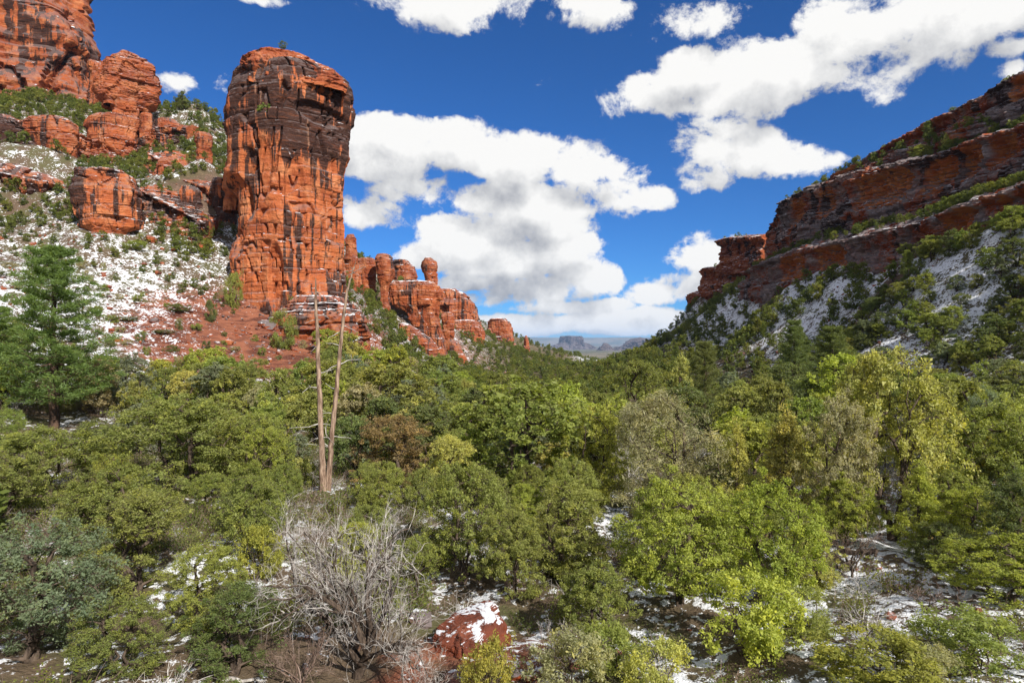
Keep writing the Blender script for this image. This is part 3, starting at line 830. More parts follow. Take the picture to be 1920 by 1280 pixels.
# ------------------------------------------------------------------ trees: shapes
def tubes(segs, sides=5):
    """segs: list of (p0, r0, p1, r1) -> vertices, quads"""
    p0 = np.array([s[0] for s in segs]); r0 = np.array([s[1] for s in segs])
    p1 = np.array([s[2] for s in segs]); r1 = np.array([s[3] for s in segs])
    d = p1 - p0
    L = np.linalg.norm(d, axis=1)[:, None] + 1e-9
    d = d / L
    ref = np.where(np.abs(d[:, 2:3]) > 0.9, np.array([[1.0, 0, 0]]), np.array([[0, 0, 1.0]]))
    u = np.cross(d, ref); u /= np.linalg.norm(u, axis=1)[:, None] + 1e-9
    w = np.cross(d, u)
    an = np.linspace(0, 2 * math.pi, sides, endpoint=False)
    ring = np.cos(an)[None, :, None] * u[:, None, :] + np.sin(an)[None, :, None] * w[:, None, :]
    a = p0[:, None, :] + ring * r0[:, None, None]
    b = p1[:, None, :] + d[:, None, :] * (r1 * 0.4)[:, None, None] + ring * r1[:, None, None]
    V = np.concatenate([a, b], 1).reshape(-1, 3)
    n = len(segs); k = np.arange(sides); k2 = (k + 1) % sides
    base = (np.arange(n) * 2 * sides)[:, None]
    Q = np.stack([base + k, base + k2, base + sides + k2, base + sides + k], -1).reshape(-1, 4)
    return V, Q


def leaf_quads(c, d, nrm, L, W):
    w = np.cross(nrm, d); w /= np.linalg.norm(w, axis=1)[:, None] + 1e-9
    L = L[:, None]; W = W[:, None]
    V = np.stack([c - d * L / 2, c + w * W / 2 + d * L * 0.05, c + d * L / 2, c - w * W / 2 + d * L * 0.05], 1).reshape(-1, 3)
    Q = np.arange(len(V)).reshape(-1, 4)
    return V, Q


def unit(a): return a / (np.linalg.norm(a, axis=-1, keepdims=True) + 1e-9)


def crown_radius(shape, t):
    """relative crown radius at relative crown height t"""
    if shape == 'cone': return (1 - t) ** 0.75 * (0.55 + 0.45 * min(1, t / 0.18))
    if shape == 'ovoid': return math.sqrt(max(0.0, 1 - ((t - 0.38) / 0.63) ** 2)) if t > 0.38 else math.sqrt(max(0.0, 1 - ((t - 0.38) / 0.45) ** 2))
    return math.sqrt(max(0.0, 1 - ((t - 0.5) / 0.51) ** 2))


def broad_tree(seed, H=6.0, R=2.8, cb=1.0, shape='round', ncl=130, clump=0.55, nleaf=300, leaf=0.075, trunk=0.16, stems=2, droop=0.0, slim=0.5, bare=0.0, sides=5):
    rs = np.random.RandomState(seed)
    # lobes: a crown is a handful of large uneven masses, each of many clumps
    nl = 9
    lobes = []
    for _ in range(nl):
        t = rs.uniform(0.12, 0.98); rr_ = crown_radius(shape, t) * R
        a = rs.uniform(0, 2 * math.pi); q = rs.uniform(0.25, 0.72) * rr_
        lobes.append((math.cos(a) * q, math.sin(a) * q, cb + t * (H - cb), rs.uniform(0.30, 0.52) * R))
    cl = []
    tries = 0
    while len(cl) < ncl and tries < 20000:
        tries += 1
        t = rs.uniform(0, 1); rad_ = crown_radius(shape, t) * R
        a = rs.uniform(0, 2 * math.pi); q = rad_ * math.sqrt(rs.uniform(0.08, 1))
        p = np.array([math.cos(a) * q, math.sin(a) * q, cb + t * (H - cb)])
        din = min((np.linalg.norm(p - np.array(l[:3])) / l[3]) for l in lobes)
        if din > 1.0 and rs.rand() > (0.10 if shape != 'cone' else 0.5): continue
        if din < 0.45 and rs.rand() < 0.6: continue
        if rs.rand() < 0.07: p = p * np.array([1.12, 1.12, 1.10])      # stray shoots break the outline
        cl.append(p)
    cl = np.array(cl)
    nodes = [np.zeros(3)]; par = [-1]
    for s in range(stems):
        cur = 0; p = np.zeros(3)
        a = rs.uniform(0, 2 * math.pi)
        tgt = np.array([math.cos(a) * R * 0.3 * (stems > 1), math.sin(a) * R * 0.3 * (stems > 1), cb + (H - cb) * (0.72 if shape != 'cone' else 0.95)])
        for k in range(1, 9):
            f_ = k / 8
            p = tgt * np.array([f_ ** 0.8, f_ ** 0.8, f_]) + rs.normal(0, 0.05 * R, 3) * (f_ > 0.1) * (0.3 if shape == 'cone' else 1)
            nodes.append(p); par.append(cur); cur = len(nodes) - 1
    order = np.argsort(np.hypot(cl[:, 0], cl[:, 1]) + rs.uniform(0, 0.3 * R, len(cl)))
    tips = []
    for i in order:
        c = cl[i]
        N = np.array(nodes)
        dv = c - N
        cost = np.linalg.norm(dv, axis=1) + 0.9 * np.maximum(0, N[:, 2] - c[2] + 0.2 * droop) + 0.25 * np.hypot(N[:, 0], N[:, 1])
        cost[0] += 5
        j = int(np.argmin(cost))
        a_, b_ = N[j], c
        L = np.linalg.norm(b_ - a_)
        ns = 3 if L > 0.8 else 2
        cur = j
        for k in range(1, ns + 1):
            f_ = k / ns
            p = a_ + (b_ - a_) * f_ + rs.normal(0, 0.06 * L, 3) * (k < ns) + np.array([0, 0, 0.12 * L * math.sin(f_ * math.pi)])
            nodes.append(p); par.append(cur); cur = len(nodes) - 1
        tips.append(cur)
    N = np.array(nodes)
    w = np.zeros(len(N))
    for t_ in tips: w[t_] += 1
    for k in range(len(N) - 1, 0, -1): w[par[k]] += max(w[k], 0.3)
    rad_ = trunk * (w / w[0]) ** 0.5
    rad_ = np.maximum(rad_, trunk * 0.05)
    segs = [(N[par[k]], rad_[par[k]] if par[k] > 0 else rad_[0] * 1.25, N[k], rad_[k]) for k in range(1, len(N))]
    for c in cl:                                        # twigs inside the clumps
        for _ in range(4):
            e = c + rs.normal(0, 1, 3) * clump * np.array([0.75, 0.75, 0.6])
            segs.append((c, trunk * 0.05, e, trunk * 0.022))
    TV, TQ = tubes(segs, sides)
    # leaves
    n_each = rs.poisson(nleaf * rs.uniform(0.55, 1.45, len(cl)))
    if bare > 0: n_each = (n_each * (rs.rand(len(cl)) > bare)).astype(int)
    idx = np.repeat(np.arange(len(cl)), n_each)
    n = len(idx)
    rcl = clump * rs.uniform(0.7, 1.3, len(cl))
    o = unit(rs.normal(0, 1, (n, 3))) * (rs.rand(n, 1) ** 0.45)
    # each clump is itself made of sprigs
    sp = unit(rs.normal(0, 1, (len(cl), 14, 3))) * rs.uniform(0.35, 1.0, (len(cl), 14, 1))
    pick = sp[idx, rs.randint(0, 14, n)]
    o = pick * 0.80 + o * 0.42
    c = cl[idx] + o * rcl[idx][:, None] * np.array([1, 1, 0.92])
    c[:, 2] -= droop * (np.hypot(o[:, 0], o[:, 1]) ** 2) * rcl[idx]
    outw = unit(c - np.array([0, 0, cb + 0.3 * (H - cb)]))
    nrm = unit(rs.normal(0, 1, (n, 3)) * 0.85 + outw * 0.55 + np.array([0, 0, 0.30]))
    dv = unit(np.cross(nrm, rs.normal(0, 1, (n, 3)) + np.array([0, 0, -2.0 * droop])))
    Ls = leaf * np.exp(rs.normal(0, 0.38, n))
    LV, LQ = leaf_quads(c, dv, nrm, Ls, Ls * slim * rs.uniform(0.8, 1.2, n))
    var = np.clip(0.55 * rs.rand(len(cl))[idx] + 0.45 * rs.rand(n), 0, 1)
    return dict(trunk=(TV, TQ), crown=(LV, LQ, var), H=H, R=R)


def pine_tree(seed, H=15.0, R=3.0, cb=2.5, whorls=22, per=5, tuft_n=17, needle=0.26, nw=0.042, trunk=0.24, sides=6):
    rs = np.random.RandomState(seed)
    segs = []; cen = []; dr = []
    pts = [np.array([0.06 * math.sin(k * 1.3), 0.06 * math.cos(k), H * k / 16]) for k in range(17)]
    tr = lambda z: trunk * (1 - 0.93 * z / H) + 0.012
    for k in range(16): segs.append((pts[k], tr(pts[k][2]), pts[k + 1], tr(pts[k + 1][2])))
    for wi in range(whorls):
        t = (wi + rs.uniform(-0.3, 0.3)) / whorls
        z = cb + (H - cb) * min(max(t, 0), 0.985)
        tt_ = (z - cb) / (H - cb)
        Lm = R * (1 - tt_) ** 0.62 * (0.75 + 0.25 * min(1, tt_ / 0.12)) + 0.25
        if rs.rand() < 0.12: Lm *= 0.5
        a0 = rs.uniform(0, 6.28)
        for b in range(per):
            L = Lm * rs.uniform(0.55, 1.12)
            a = a0 + b * 6.28 / per + rs.uniform(-0.4, 0.4)
            dirh = np.array([math.cos(a), math.sin(a), 0])
            rise = 0.15 + 0.45 * tt_
            prev = np.array([0, 0, z]); rp = tr(z) * 0.33 + 0.01
            for k in range(1, 6):
                f_ = k / 5
                p = np.array([0, 0, z]) + dirh * L * f_ + np.array([0, 0, L * (rise * f_ - 0.32 * (1 - tt_) * f_ * (1 - f_) * 2 + 0.10 * f_ * f_)]) + rs.normal(0, 0.03 * L, 3)
                segs.append((prev, rp, p, rp * 0.72)); rp *= 0.72
                if f_ > 0.3:
                    side = np.cross(dirh, [0, 0, 1])
                    for q in range(3):
                        e = p + side * rs.normal(0, 0.22 * L * (1.15 - f_ * 0.5)) + dirh * rs.uniform(-0.05, 0.2) * L * 0.6 + np.array([0, 0, rs.uniform(-0.03, 0.13)])
                        segs.append((p, rp * 0.5, e, rp * 0.25))
                        cen.append(e); dr.append(unit(e - p + np.array([0, 0, 0.25])))
                        m_ = (e + p) / 2; cen.append(m_); dr.append(unit(e - p + dirh * 0.2 + np.array([0, 0, 0.3])))
                prev = p
            cen.append(prev); dr.append(dirh + np.array([0, 0, 0.4]))
    cen = np.array(cen); dr = unit(np.array(dr))
    idx = np.repeat(np.arange(len(cen)), tuft_n)
    n = len(idx)
    d = unit(dr[idx] + rs.normal(0, 0.75, (n, 3)))
    L = needle * rs.uniform(0.7, 1.3, n)
    c = cen[idx] + d * L[:, None] * 0.55 + rs.normal(0, needle * 0.35, (n, 3))
    nrm = unit(np.cross(d, rs.normal(0, 1, (n, 3))) + 1e-6)
    LV, LQ = leaf_quads(c, d, nrm, L, np.full(n, nw))
    var = np.clip(0.5 * rs.rand(len(cen))[idx] + 0.5 * rs.rand(n), 0, 1)
    TV, TQ = tubes(segs, sides)
    return dict(trunk=(TV, TQ), crown=(LV, LQ, var), H=H, R=R)


def bare_tree(seed, H=6.0, R=2.8, levels=(9, 7, 6, 5), trunk=0.22, up=0.55, wiggle=0.16, lean=(0.1, 0), thin=0.0045):
    """leafless crown: limbs, branches, twigs, each level a list of tapered, wandering segments"""
    rs = np.random.RandomState(seed)
    limb, twig = [], []

    def grow(p, d, L, r, nseg, store, curl):
        out = [p.copy()]
        for k in range(nseg):
            d = unit(d + rs.normal(0, wiggle, 3) + np.array([0, 0, curl]))
            q = p + d * L / nseg
            r2 = r * (1 - 0.55 / nseg)
            store.append((p, r, q, r2)); p, r = q, r2
            out.append(p.copy())
        return out, d, r
    tp, _, r = grow(np.zeros(3), unit(np.array([lean[0], lean[1], 1.0])), H * 0.22, trunk, 4, limb, 0)
    tips = [(tp[-1], 1.0)]
    lev = []
    for i in range(levels[0]):
        a = 2 * math.pi * (i + rs.uniform(-0.35, 0.35)) / levels[0]
        el = rs.uniform(0.15, 1.25)
        d = np.array([math.cos(a) * math.cos(el), math.sin(a) * math.cos(el), math.sin(el)])
        L = 0.62 * (R * math.cos(el) * 0.95 + H * 0.72 * math.sin(el)) * rs.uniform(0.8, 1.15)
        pts, dd, r1 = grow(tp[rs.randint(2, 5)], d, L, trunk * rs.uniform(0.38, 0.6), 6, limb, 0.02)
        lev.append((pts, dd, r1, L))
    for li, cnt in enumerate(levels[1:]):
        nxt = []
        for pts, dd, r1, L in lev:
            for b in range(cnt):
                k = rs.randint(max(1, len(pts) // 3), len(pts)) if b else len(pts) - 1
                base_d = unit(pts[k] - pts[k - 1])
                d = unit(base_d + rs.normal(0, 0.62, 3) + np.array([0, 0, up * 0.25]))
                L2 = L * rs.uniform(0.36, 0.62)
                store = limb if li == 0 else twig
                pp, d2, r2 = grow(pts[k], d, L2, max(thin, r1 * rs.uniform(0.40, 0.66)), 4, store, rs.uniform(-0.05, 0.09))
                nxt.append((pp, d2, r2, L2))
        lev = nxt
    return dict(limb=tubes(limb, 6), twig=tubes(twig, 3), H=H, R=R)


# ------------------------------------------------------------------ tree meshes, made once and shared
PROTO = {}


def store(kind, d, bark=None, one_mesh=False, leafmat=None):
    bark = bark or M_BARK; leafmat = leafmat or M_LEAF
    i = len(PROTO.setdefault(kind, []))
    TV, TQ = d['trunk']; LV, LQ, var = d['crown']
    rec = dict(H=d['H'], R=d['R'])
    if one_mesh:
        me = mesh_from(kind, np.r_[TV, LV], np.r_[TQ, LQ + len(TV)], [bark, leafmat], False, {'var': ('FACE', np.r_[np.zeros(len(TQ)), var])})
        me.polygons.foreach_set('material_index', np.r_[np.zeros(len(TQ), np.int32), np.ones(len(LQ), np.int32)])
        rec['mesh'] = me
    else:
        rec['trunk'] = mesh_from(kind + '_trunk', TV, TQ, bark, True)
        rec['crown'] = mesh_from(kind + '_crown', LV, LQ, leafmat, False, {'var': ('FACE', var)})
    PROTO[kind].append(rec)


for s in range(4):
    store('oak', broad_tree(100 + s, H=6, R=2.7, cb=0.35 + 0.2 * s, shape=('round', 'ovoid')[s % 2], ncl=300, clump=0.34, nleaf=140, leaf=0.080, trunk=0.15, stems=2 + s % 2))
for s in range(2):
    store('juniper', broad_tree(120 + s, H=5, R=2.4, cb=0.3, shape='ovoid', ncl=250, clump=0.33, nleaf=130, leaf=0.075, trunk=0.16, stems=3, slim=0.42))
for s in range(2):
    store('cypress', broad_tree(130 + s, H=6, R=1.7, cb=0.4, shape='cone', ncl=170, clump=0.34, nleaf=150, leaf=0.075, trunk=0.12, stems=1, slim=0.42))
store('wispy', broad_tree(140, H=6, R=3.0, cb=0.6, ncl=260, clump=0.50, nleaf=140, leaf=0.11, trunk=0.15, stems=3, slim=0.22, droop=0.5))
for s in range(3):
    store('shrub', broad_tree(150 + s, H=2.0, R=1.5, cb=0.15, ncl=90, clump=0.30, nleaf=140, leaf=0.066, trunk=0.05, stems=5))
for s in range(2):
    store('pine', pine_tree(160 + s), M_PINEBARK)
for s in range(5):
    store('oak_mid', broad_tree(200 + s, H=5.5, R=2.5, cb=0.5, shape=('round', 'ovoid')[s % 2], ncl=190, clump=0.37, nleaf=64, leaf=0.14, trunk=0.15, stems=2 + s % 2, sides=4))
for s in range(3):
    store('juniper_mid', broad_tree(210 + s, H=4.6, R=2.1, cb=0.25, shape='ovoid', ncl=150, clump=0.34, nleaf=54, leaf=0.15, trunk=0.14, stems=2, sides=4))
for s in range(2):
    store('pine_mid', pine_tree(220 + s, H=10, R=2.2, cb=1.6, whorls=18, per=4, tuft_n=10, needle=0.30, nw=0.06, trunk=0.17, sides=4), M_PINEBARK)
for s in range(3):
    store('shrub_mid', broad_tree(230 + s, H=1.8, R=1.5, cb=0.1, ncl=45, clump=0.34, nleaf=60, leaf=0.13, trunk=0.05, stems=4, sides=3), one_mesh=True)
for s in range(3):
    store('oak_far', broad_tree(240 + s, H=4.6, R=2.3, cb=0.5, ncl=50, clump=0.62, nleaf=26, leaf=0.34, trunk=0.13, stems=2, sides=3), one_mesh=True, leafmat=M_FARLEAF)
for s in range(2):
    store('juniper_far', broad_tree(250 + s, H=4.0, R=1.8, cb=0.2, shape='ovoid', ncl=40, clump=0.55, nleaf=26, leaf=0.32, trunk=0.12, stems=1, sides=3), one_mesh=True, leafmat=M_FARLEAF)
store('pine_far', pine_tree(260, H=8, R=1.7, cb=1.0, whorls=11, per=4, tuft_n=3, needle=0.55, nw=0.16, trunk=0.14, sides=3), M_PINEBARK, True, M_FARLEAF)

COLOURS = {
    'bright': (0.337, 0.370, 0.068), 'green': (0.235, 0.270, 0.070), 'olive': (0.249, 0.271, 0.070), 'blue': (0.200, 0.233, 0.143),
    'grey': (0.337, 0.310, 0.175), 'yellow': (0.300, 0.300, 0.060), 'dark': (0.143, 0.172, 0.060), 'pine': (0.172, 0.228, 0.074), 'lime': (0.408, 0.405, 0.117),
    'rust': (0.284, 0.209, 0.088),
}
rsP = np.random.RandomState(77)


def tint(c, amount=0.12):
    k = 1 + rsP.uniform(-amount, amount)
    q = np.array(COLOURS[c]) * k * (1 + rsP.uniform(-0.06, 0.06, 3))
    return (*[float(x) for x in q], 1.0)


def plant(kind, name, label, cat, loc, H, W, colour, group=None, variant=None, rz=None):
    rec = PROTO[kind][(rsP.randint(99) if variant is None else variant) % len(PROTO[kind])]
    rz = rsP.uniform(0, 6.28) if rz is None else rz
    sc = (W / 2 / rec['R'], W / 2 / rec['R'], H / rec['H'])
    col = tint(colour)
    if 'mesh' in rec:
        o = bpy.data.objects.new(name, rec['mesh']); COL.objects.link(o)
        o.color = col
    else:
        o = bpy.data.objects.new(name, None); COL.objects.link(o)
        for part in ('trunk', 'crown'):
            c = bpy.data.objects.new(part, rec[part]); COL.objects.link(c)
            c.parent = o; c.color = col
    o.location = loc; o.rotation_euler = (0, 0, rz); o.scale = sc
    return tag(o, label, cat, group)


COVER = np.full(1920 + 800, 1280.0)          # how high nearer growth already covers each picture column


def cover(px, top, halfw, rise):
    i0, i1 = int(px - halfw * 0.6) + 400, int(px + halfw * 0.6) + 400
    i0, i1 = max(i0, 0), min(i1, len(COVER))
    if i1 > i0: COVER[i0:i1] = np.minimum(COVER[i0:i1], top + rise)


TAKEN = []


def stand(kind, name, cat, px, top, Y, wpx, colour, label, group=None, sink=0.1, **kw):
    """one plant of its own, given by where it shows in the photograph and its real distance"""
    x = (px - 960) / F * Y
    z = gz_at(x, Y) - sink
    zt = (640 - top) / F * Y
    H = max(zt - z, 0.6); W = wpx / F * Y
    TAKEN.append((x, Y, W * 0.42))
    cover(px, top, wpx / 2, (H / Y * F) * 0.25)
    return plant(kind, name, label, cat, (x, Y, z), H, W, colour, group, **kw)


# ------------------------------------------------------------------ the trees one can single out
T = [
    ('pine', 'pine_tree', 'tree', 100, 462, 51, 210, 'pine', 'tall vivid green pine standing against the snowy left slope'),
    ('pine', 'pine_tree', 'tree', -15, 575, 56, 150, 'pine', 'second green pine mostly cut off by the left edge'),
    ('oak', 'oak_tree', 'tree', 1672, 662, 32, 250, 'lime', 'tallest sunlit oak with two dark leaning trunks against the shaded hill'),
    ('oak', 'oak_tree', 'tree', 1565, 745, 31, 170, 'grey', 'thin pale oak crown touching the tallest oak on its left'),
    ('cypress', 'cypress_tree', 'tree', 1475, 775, 33, 150, 'lime', 'pale yellow-green cypress with rusty flecks left of the tallest oak'),
    ('cypress', 'cypress_tree', 'tree', 1382, 802, 34, 95, 'lime', 'narrow pointed pale cypress beside the wispy grey oak'),
    ('wispy', 'willow_oak_tree', 'tree', 1250, 748, 36, 260, 'grey', 'broad wispy grey-green tree with fine drooping twigs'),
    ('oak', 'oak_tree', 'tree', 1112, 772, 40, 165, 'bright', 'vivid green tree on a dark forked trunk left of the wispy tree'),
    ('oak', 'oak_tree', 'tree', 1275, 905, 23.5, 255, 'bright', 'big bright green oak in front of the wispy grey tree'),
    ('oak', 'oak_tree', 'tree', 1440, 903, 24, 215, 'bright', 'big bright green oak right beside its twin below the pale cypresses'),
    ('shrub', 'oak_bush', 'bush', 1395, 1085, 19.5, 220, 'bright', 'leafy green bush at the feet of the twin bright oaks'),
    ('oak', 'oak_tree', 'tree', 1050, 905, 27, 220, 'green', 'mid-green oak right of the slim dark-stemmed tree'),
    ('oak', 'oak_tree', 'tree', 865, 872, 27, 195, 'green', 'slim-stemmed green tree rising behind the snowy red ledge'),
    ('juniper', 'juniper_tree', 'tree', 735, 783, 41, 170, 'rust', 'juniper with a rusty brown top right of the twin snag'),
    ('oak', 'oak_tree', 'tree', 325, 742, 36, 270, 'olive', 'wide olive oak on a black trunk below the snowy slope'),
    ('oak', 'oak_tree', 'tree', 95, 800, 34, 240, 'olive', 'wide olive oak below the tall green pine'),
    ('juniper', 'juniper_tree', 'tree', 60, 975, 18, 320, 'blue', 'large blue-green juniper filling the bottom left corner'),
    ('juniper', 'juniper_tree', 'tree', 255, 930, 23, 240, 'green', 'dense green juniper right of the blue-green corner juniper'),
    ('oak', 'oak_tree', 'tree', 375, 1020, 20.5, 170, 'olive', 'small olive oak left of the bare grey tree'),
    ('pine', 'pine_tree', 'tree', 455, 898, 30, 95, 'dark', 'small dark young pine beside the snow gap'),
    ('shrub', 'oak_bush', 'bush', 482, 990, 25, 100, 'yellow', 'yellow-green bush at the edge of the snow gap'),
    ('juniper', 'juniper_tree', 'tree', 440, 1105, 18.5, 220, 'dark', 'low dark juniper at the left foot of the bare grey tree'),
    ('juniper', 'juniper_tree', 'tree', 225, 1120, 17.5, 190, 'green', 'low green juniper between the corner juniper and the dark one'),
    ('cypress', 'oak_sapling', 'tree', 1722, 880, 27, 125, 'bright', 'narrow leafy young oak below the tallest oak'),
    ('oak', 'oak_tree', 'tree', 1850, 762, 34, 230, 'green', 'dark green round oak right of the tallest oak'),
    ('oak', 'oak_bush', 'bush', 1822, 918, 28, 140, 'bright', 'small yellow-green bush on bent dark stems over the snow'),
    ('oak', 'oak_tree', 'tree', 1885, 1015, 21.5, 250, 'bright', 'bright oak cut by the lower right edge'),
    ('shrub', 'oak_bush', 'bush', 1640, 1188, 17, 250, 'yellow', 'yellow and orange tinged bush at the bottom edge'),
    ('shrub', 'oak_bush', 'bush', 1840, 1160, 17.5, 230, 'green', 'green bush in the bottom right corner'),
    ('shrub', 'oak_bush', 'bush', 920, 1205, 17, 120, 'yellow', 'small yellow bush in front of the red ledge'),
    ('shrub', 'oak_bush', 'bush', 1075, 1195, 17, 190, 'grey', 'grey-green bush at the bottom edge right of the red ledge'),
    ('shrub', 'oak_bush', 'bush', 1245, 1212, 17, 160, 'lime', 'pale lime bush at the bottom edge below the twin bright oaks'),
    ('oak', 'oak_tree', 'tree', 1800, 772, 36, 130, 'yellow', 'oak with golden yellow autumn leaves right of the tallest oak'),
    ('oak', 'oak_tree', 'tree', 1905, 742, 37, 150, 'lime', 'pale oak on the right edge behind the dark round oak'),
    ('oak', 'oak_tree', 'tree', 1855, 735, 40, 100, 'blue', 'blue-green oak peeping over the dark round oak'),
    ('oak', 'oak_tree', 'tree', 1590, 900, 29.5, 140, 'bright', 'slender bright oak on the snow below the thin pale oak'),
    ('oak', 'oak_tree', 'tree', 1775, 885, 30, 130, 'green', 'fresh green oak between the narrow young oak and the dark round one'),
    ('oak', 'oak_tree', 'tree', 1945, 880, 29, 150, 'bright', 'bright oak half cut by the right edge above the snow'),
    ('oak', 'oak_tree', 'tree', 1530, 985, 25.5, 130, 'lime', 'pale young oak standing right of the twin bright oaks'),
    ('shrub', 'oak_bush', 'bush', 1515, 1110, 20.5, 150, 'green', 'green bush on the snow right of the twin bright oaks'),
    ('shrub', 'oak_bush', 'bush', 1735, 1215, 16.5, 150, 'grey', 'grey-green bush between the yellow bush and the corner bush'),
    ('juniper', 'juniper_tree', 'tree', 1770, 985, 25, 130, 'dark', 'small dark juniper on the snow left of the bright edge oak'),
    ('shrub', 'oak_bush', 'bush', 1140, 1175, 18.5, 150, 'green', 'low green bush left of the pale lime bush'),
    ('oak', 'oak_tree', 'tree', 960, 960, 25, 150, 'green', 'low green oak between the slim tree and its right neighbour'),
    ('oak', 'oak_tree', 'tree', 1130, 1060, 21, 170, 'green', 'small green oak left of the twin bright oaks'),
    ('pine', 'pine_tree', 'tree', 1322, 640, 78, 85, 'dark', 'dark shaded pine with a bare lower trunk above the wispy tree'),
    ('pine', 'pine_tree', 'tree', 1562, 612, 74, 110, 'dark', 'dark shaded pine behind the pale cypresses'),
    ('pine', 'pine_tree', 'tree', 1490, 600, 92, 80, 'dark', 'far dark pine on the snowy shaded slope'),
    ('juniper', 'juniper_tree', 'tree', 1195, 682, 72, 130, 'green', 'round green juniper at the foot of the shaded slope'),
    ('oak_mid', 'oak_tree', 'tree', 1278, 672, 108, 52, 'lime', 'sunlit yellow-green tree alone among the dark shaded ones'),
    ('juniper_mid', 'juniper_tree', 'tree', 968, 738, 72, 90, 'dark', 'dark rounded juniper in the middle of the valley wood'),
    ('shrub', 'scrub_bush', 'bush', 530, 586, 106, 60, 'olive', 'round bush at the left foot of the great butte'),
    ('shrub', 'scrub_bush', 'bush', 480, 674, 88, 66, 'olive', 'large round bush on the bare red slope'),
    ('shrub', 'scrub_bush', 'bush', 440, 514, 116, 40, 'olive', 'bush growing beside the butte wall above the snow'),
    ('shrub', 'scrub_bush', 'bush', 255, 452, 122, 56, 'green', 'leafy bush high on the snowy slope under the square block'),
    ('shrub', 'scrub_bush', 'bush', 335, 570, 107, 50, 'dark', 'dark bush in the middle of the snowy slope'),
    ('shrub', 'scrub_bush', 'bush', 238, 602, 98, 60, 'dark', 'dark bush on the snow right of the tall pine'),
    ('shrub', 'scrub_bush', 'bush', 395, 565, 108, 26, 'dark', 'little dark bush on the upper edge of the red slope'),
    ('shrub', 'scrub_bush', 'bush', 310, 625, 97, 44, 'dark', 'dark bush at the snow and red slope border'),
    ('shrub', 'scrub_bush', 'bush', 550, 560, 118, 26, 'green', 'tiny green bush against the butte base'),
]
for (kind, name, cat, px, top, Y, wpx, colour, label) in T:
    stand(kind, name, cat, px, top, Y, wpx, colour, label)

bpy.context.view_layer.update()
ROCKS = [m_ for m_ in COL.objects if m_.type == 'MESH' and m_.data.materials and m_.data.materials[0] in (M_ROCK, M_BUTTE, M_CLIFF, M_CAP)]
# growth on rock tops and skylines, each on its ledge
def perch(kind, name, cat, px, base, Y, hpx, wpx, colour, label, group=None):
    x, y, z = P(px, base, Y)
    best = gz_at(x, y)
    for m_ in ROCKS:                                  # stand it on whatever rock lies under that spot
        o_ = m_.matrix_world.translation
        hit, loc, _n, _i = m_.ray_cast((x - o_.x, y + 1.2 - o_.y, 400 - o_.z), (0, 0, -1))
        if hit and loc.z + o_.z > best: best = loc.z + o_.z
    z = min(best, z + 4 if best > z + 4 else best) - 0.15
    plant(kind, name, label, cat, (x, y, z), hpx / F * Y, wpx / F * Y, colour, group)


for a in [
    ('shrub_mid', 'scrub_bush', 'bush', 500, 252, 118.5, 18, 34, 'green', 'green bush on the high ledge of the great butte'),
    ('shrub_mid', 'scrub_bush', 'bush', 532, 118, 122, 12, 20, 'dark', 'dark tuft on the cap of the great butte'),
    ('juniper_mid', 'juniper_tree', 'tree', 345, 192, 182, 34, 26, 'dark', 'lone juniper on the skyline between dome and butte'),
    ('juniper_mid', 'juniper_tree', 'tree', 441, 192, 150, 24, 16, 'dark', 'little juniper on the skyline touching the great butte'),
    ('shrub_mid', 'scrub_bush', 'bush', 66, 45, 204, 22, 36, 'dark', 'bush on a ledge of the huge pale cliff'),
    ('shrub_mid', 'scrub_bush', 'bush', 750, 503, 226, 12, 14, 'green', 'bush on the ledge beside the balanced rock'),
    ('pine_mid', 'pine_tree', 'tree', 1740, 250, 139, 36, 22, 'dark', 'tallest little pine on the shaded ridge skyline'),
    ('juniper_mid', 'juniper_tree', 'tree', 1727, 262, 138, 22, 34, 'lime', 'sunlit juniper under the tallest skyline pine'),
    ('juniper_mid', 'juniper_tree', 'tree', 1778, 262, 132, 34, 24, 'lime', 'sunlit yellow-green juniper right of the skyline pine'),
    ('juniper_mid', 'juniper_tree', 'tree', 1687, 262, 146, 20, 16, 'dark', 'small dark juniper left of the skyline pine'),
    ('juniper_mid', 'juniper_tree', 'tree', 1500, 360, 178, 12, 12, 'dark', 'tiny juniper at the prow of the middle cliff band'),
    ('juniper_mid', 'juniper_tree', 'tree', 1465, 402, 188, 10, 10, 'dark', 'tiny juniper hanging at the cliff prow edge'),
]:
    perch(*a)

# ------------------------------------------------------------------ the twin snag
def simple_mesh(segs, sides): return tubes(segs, sides)


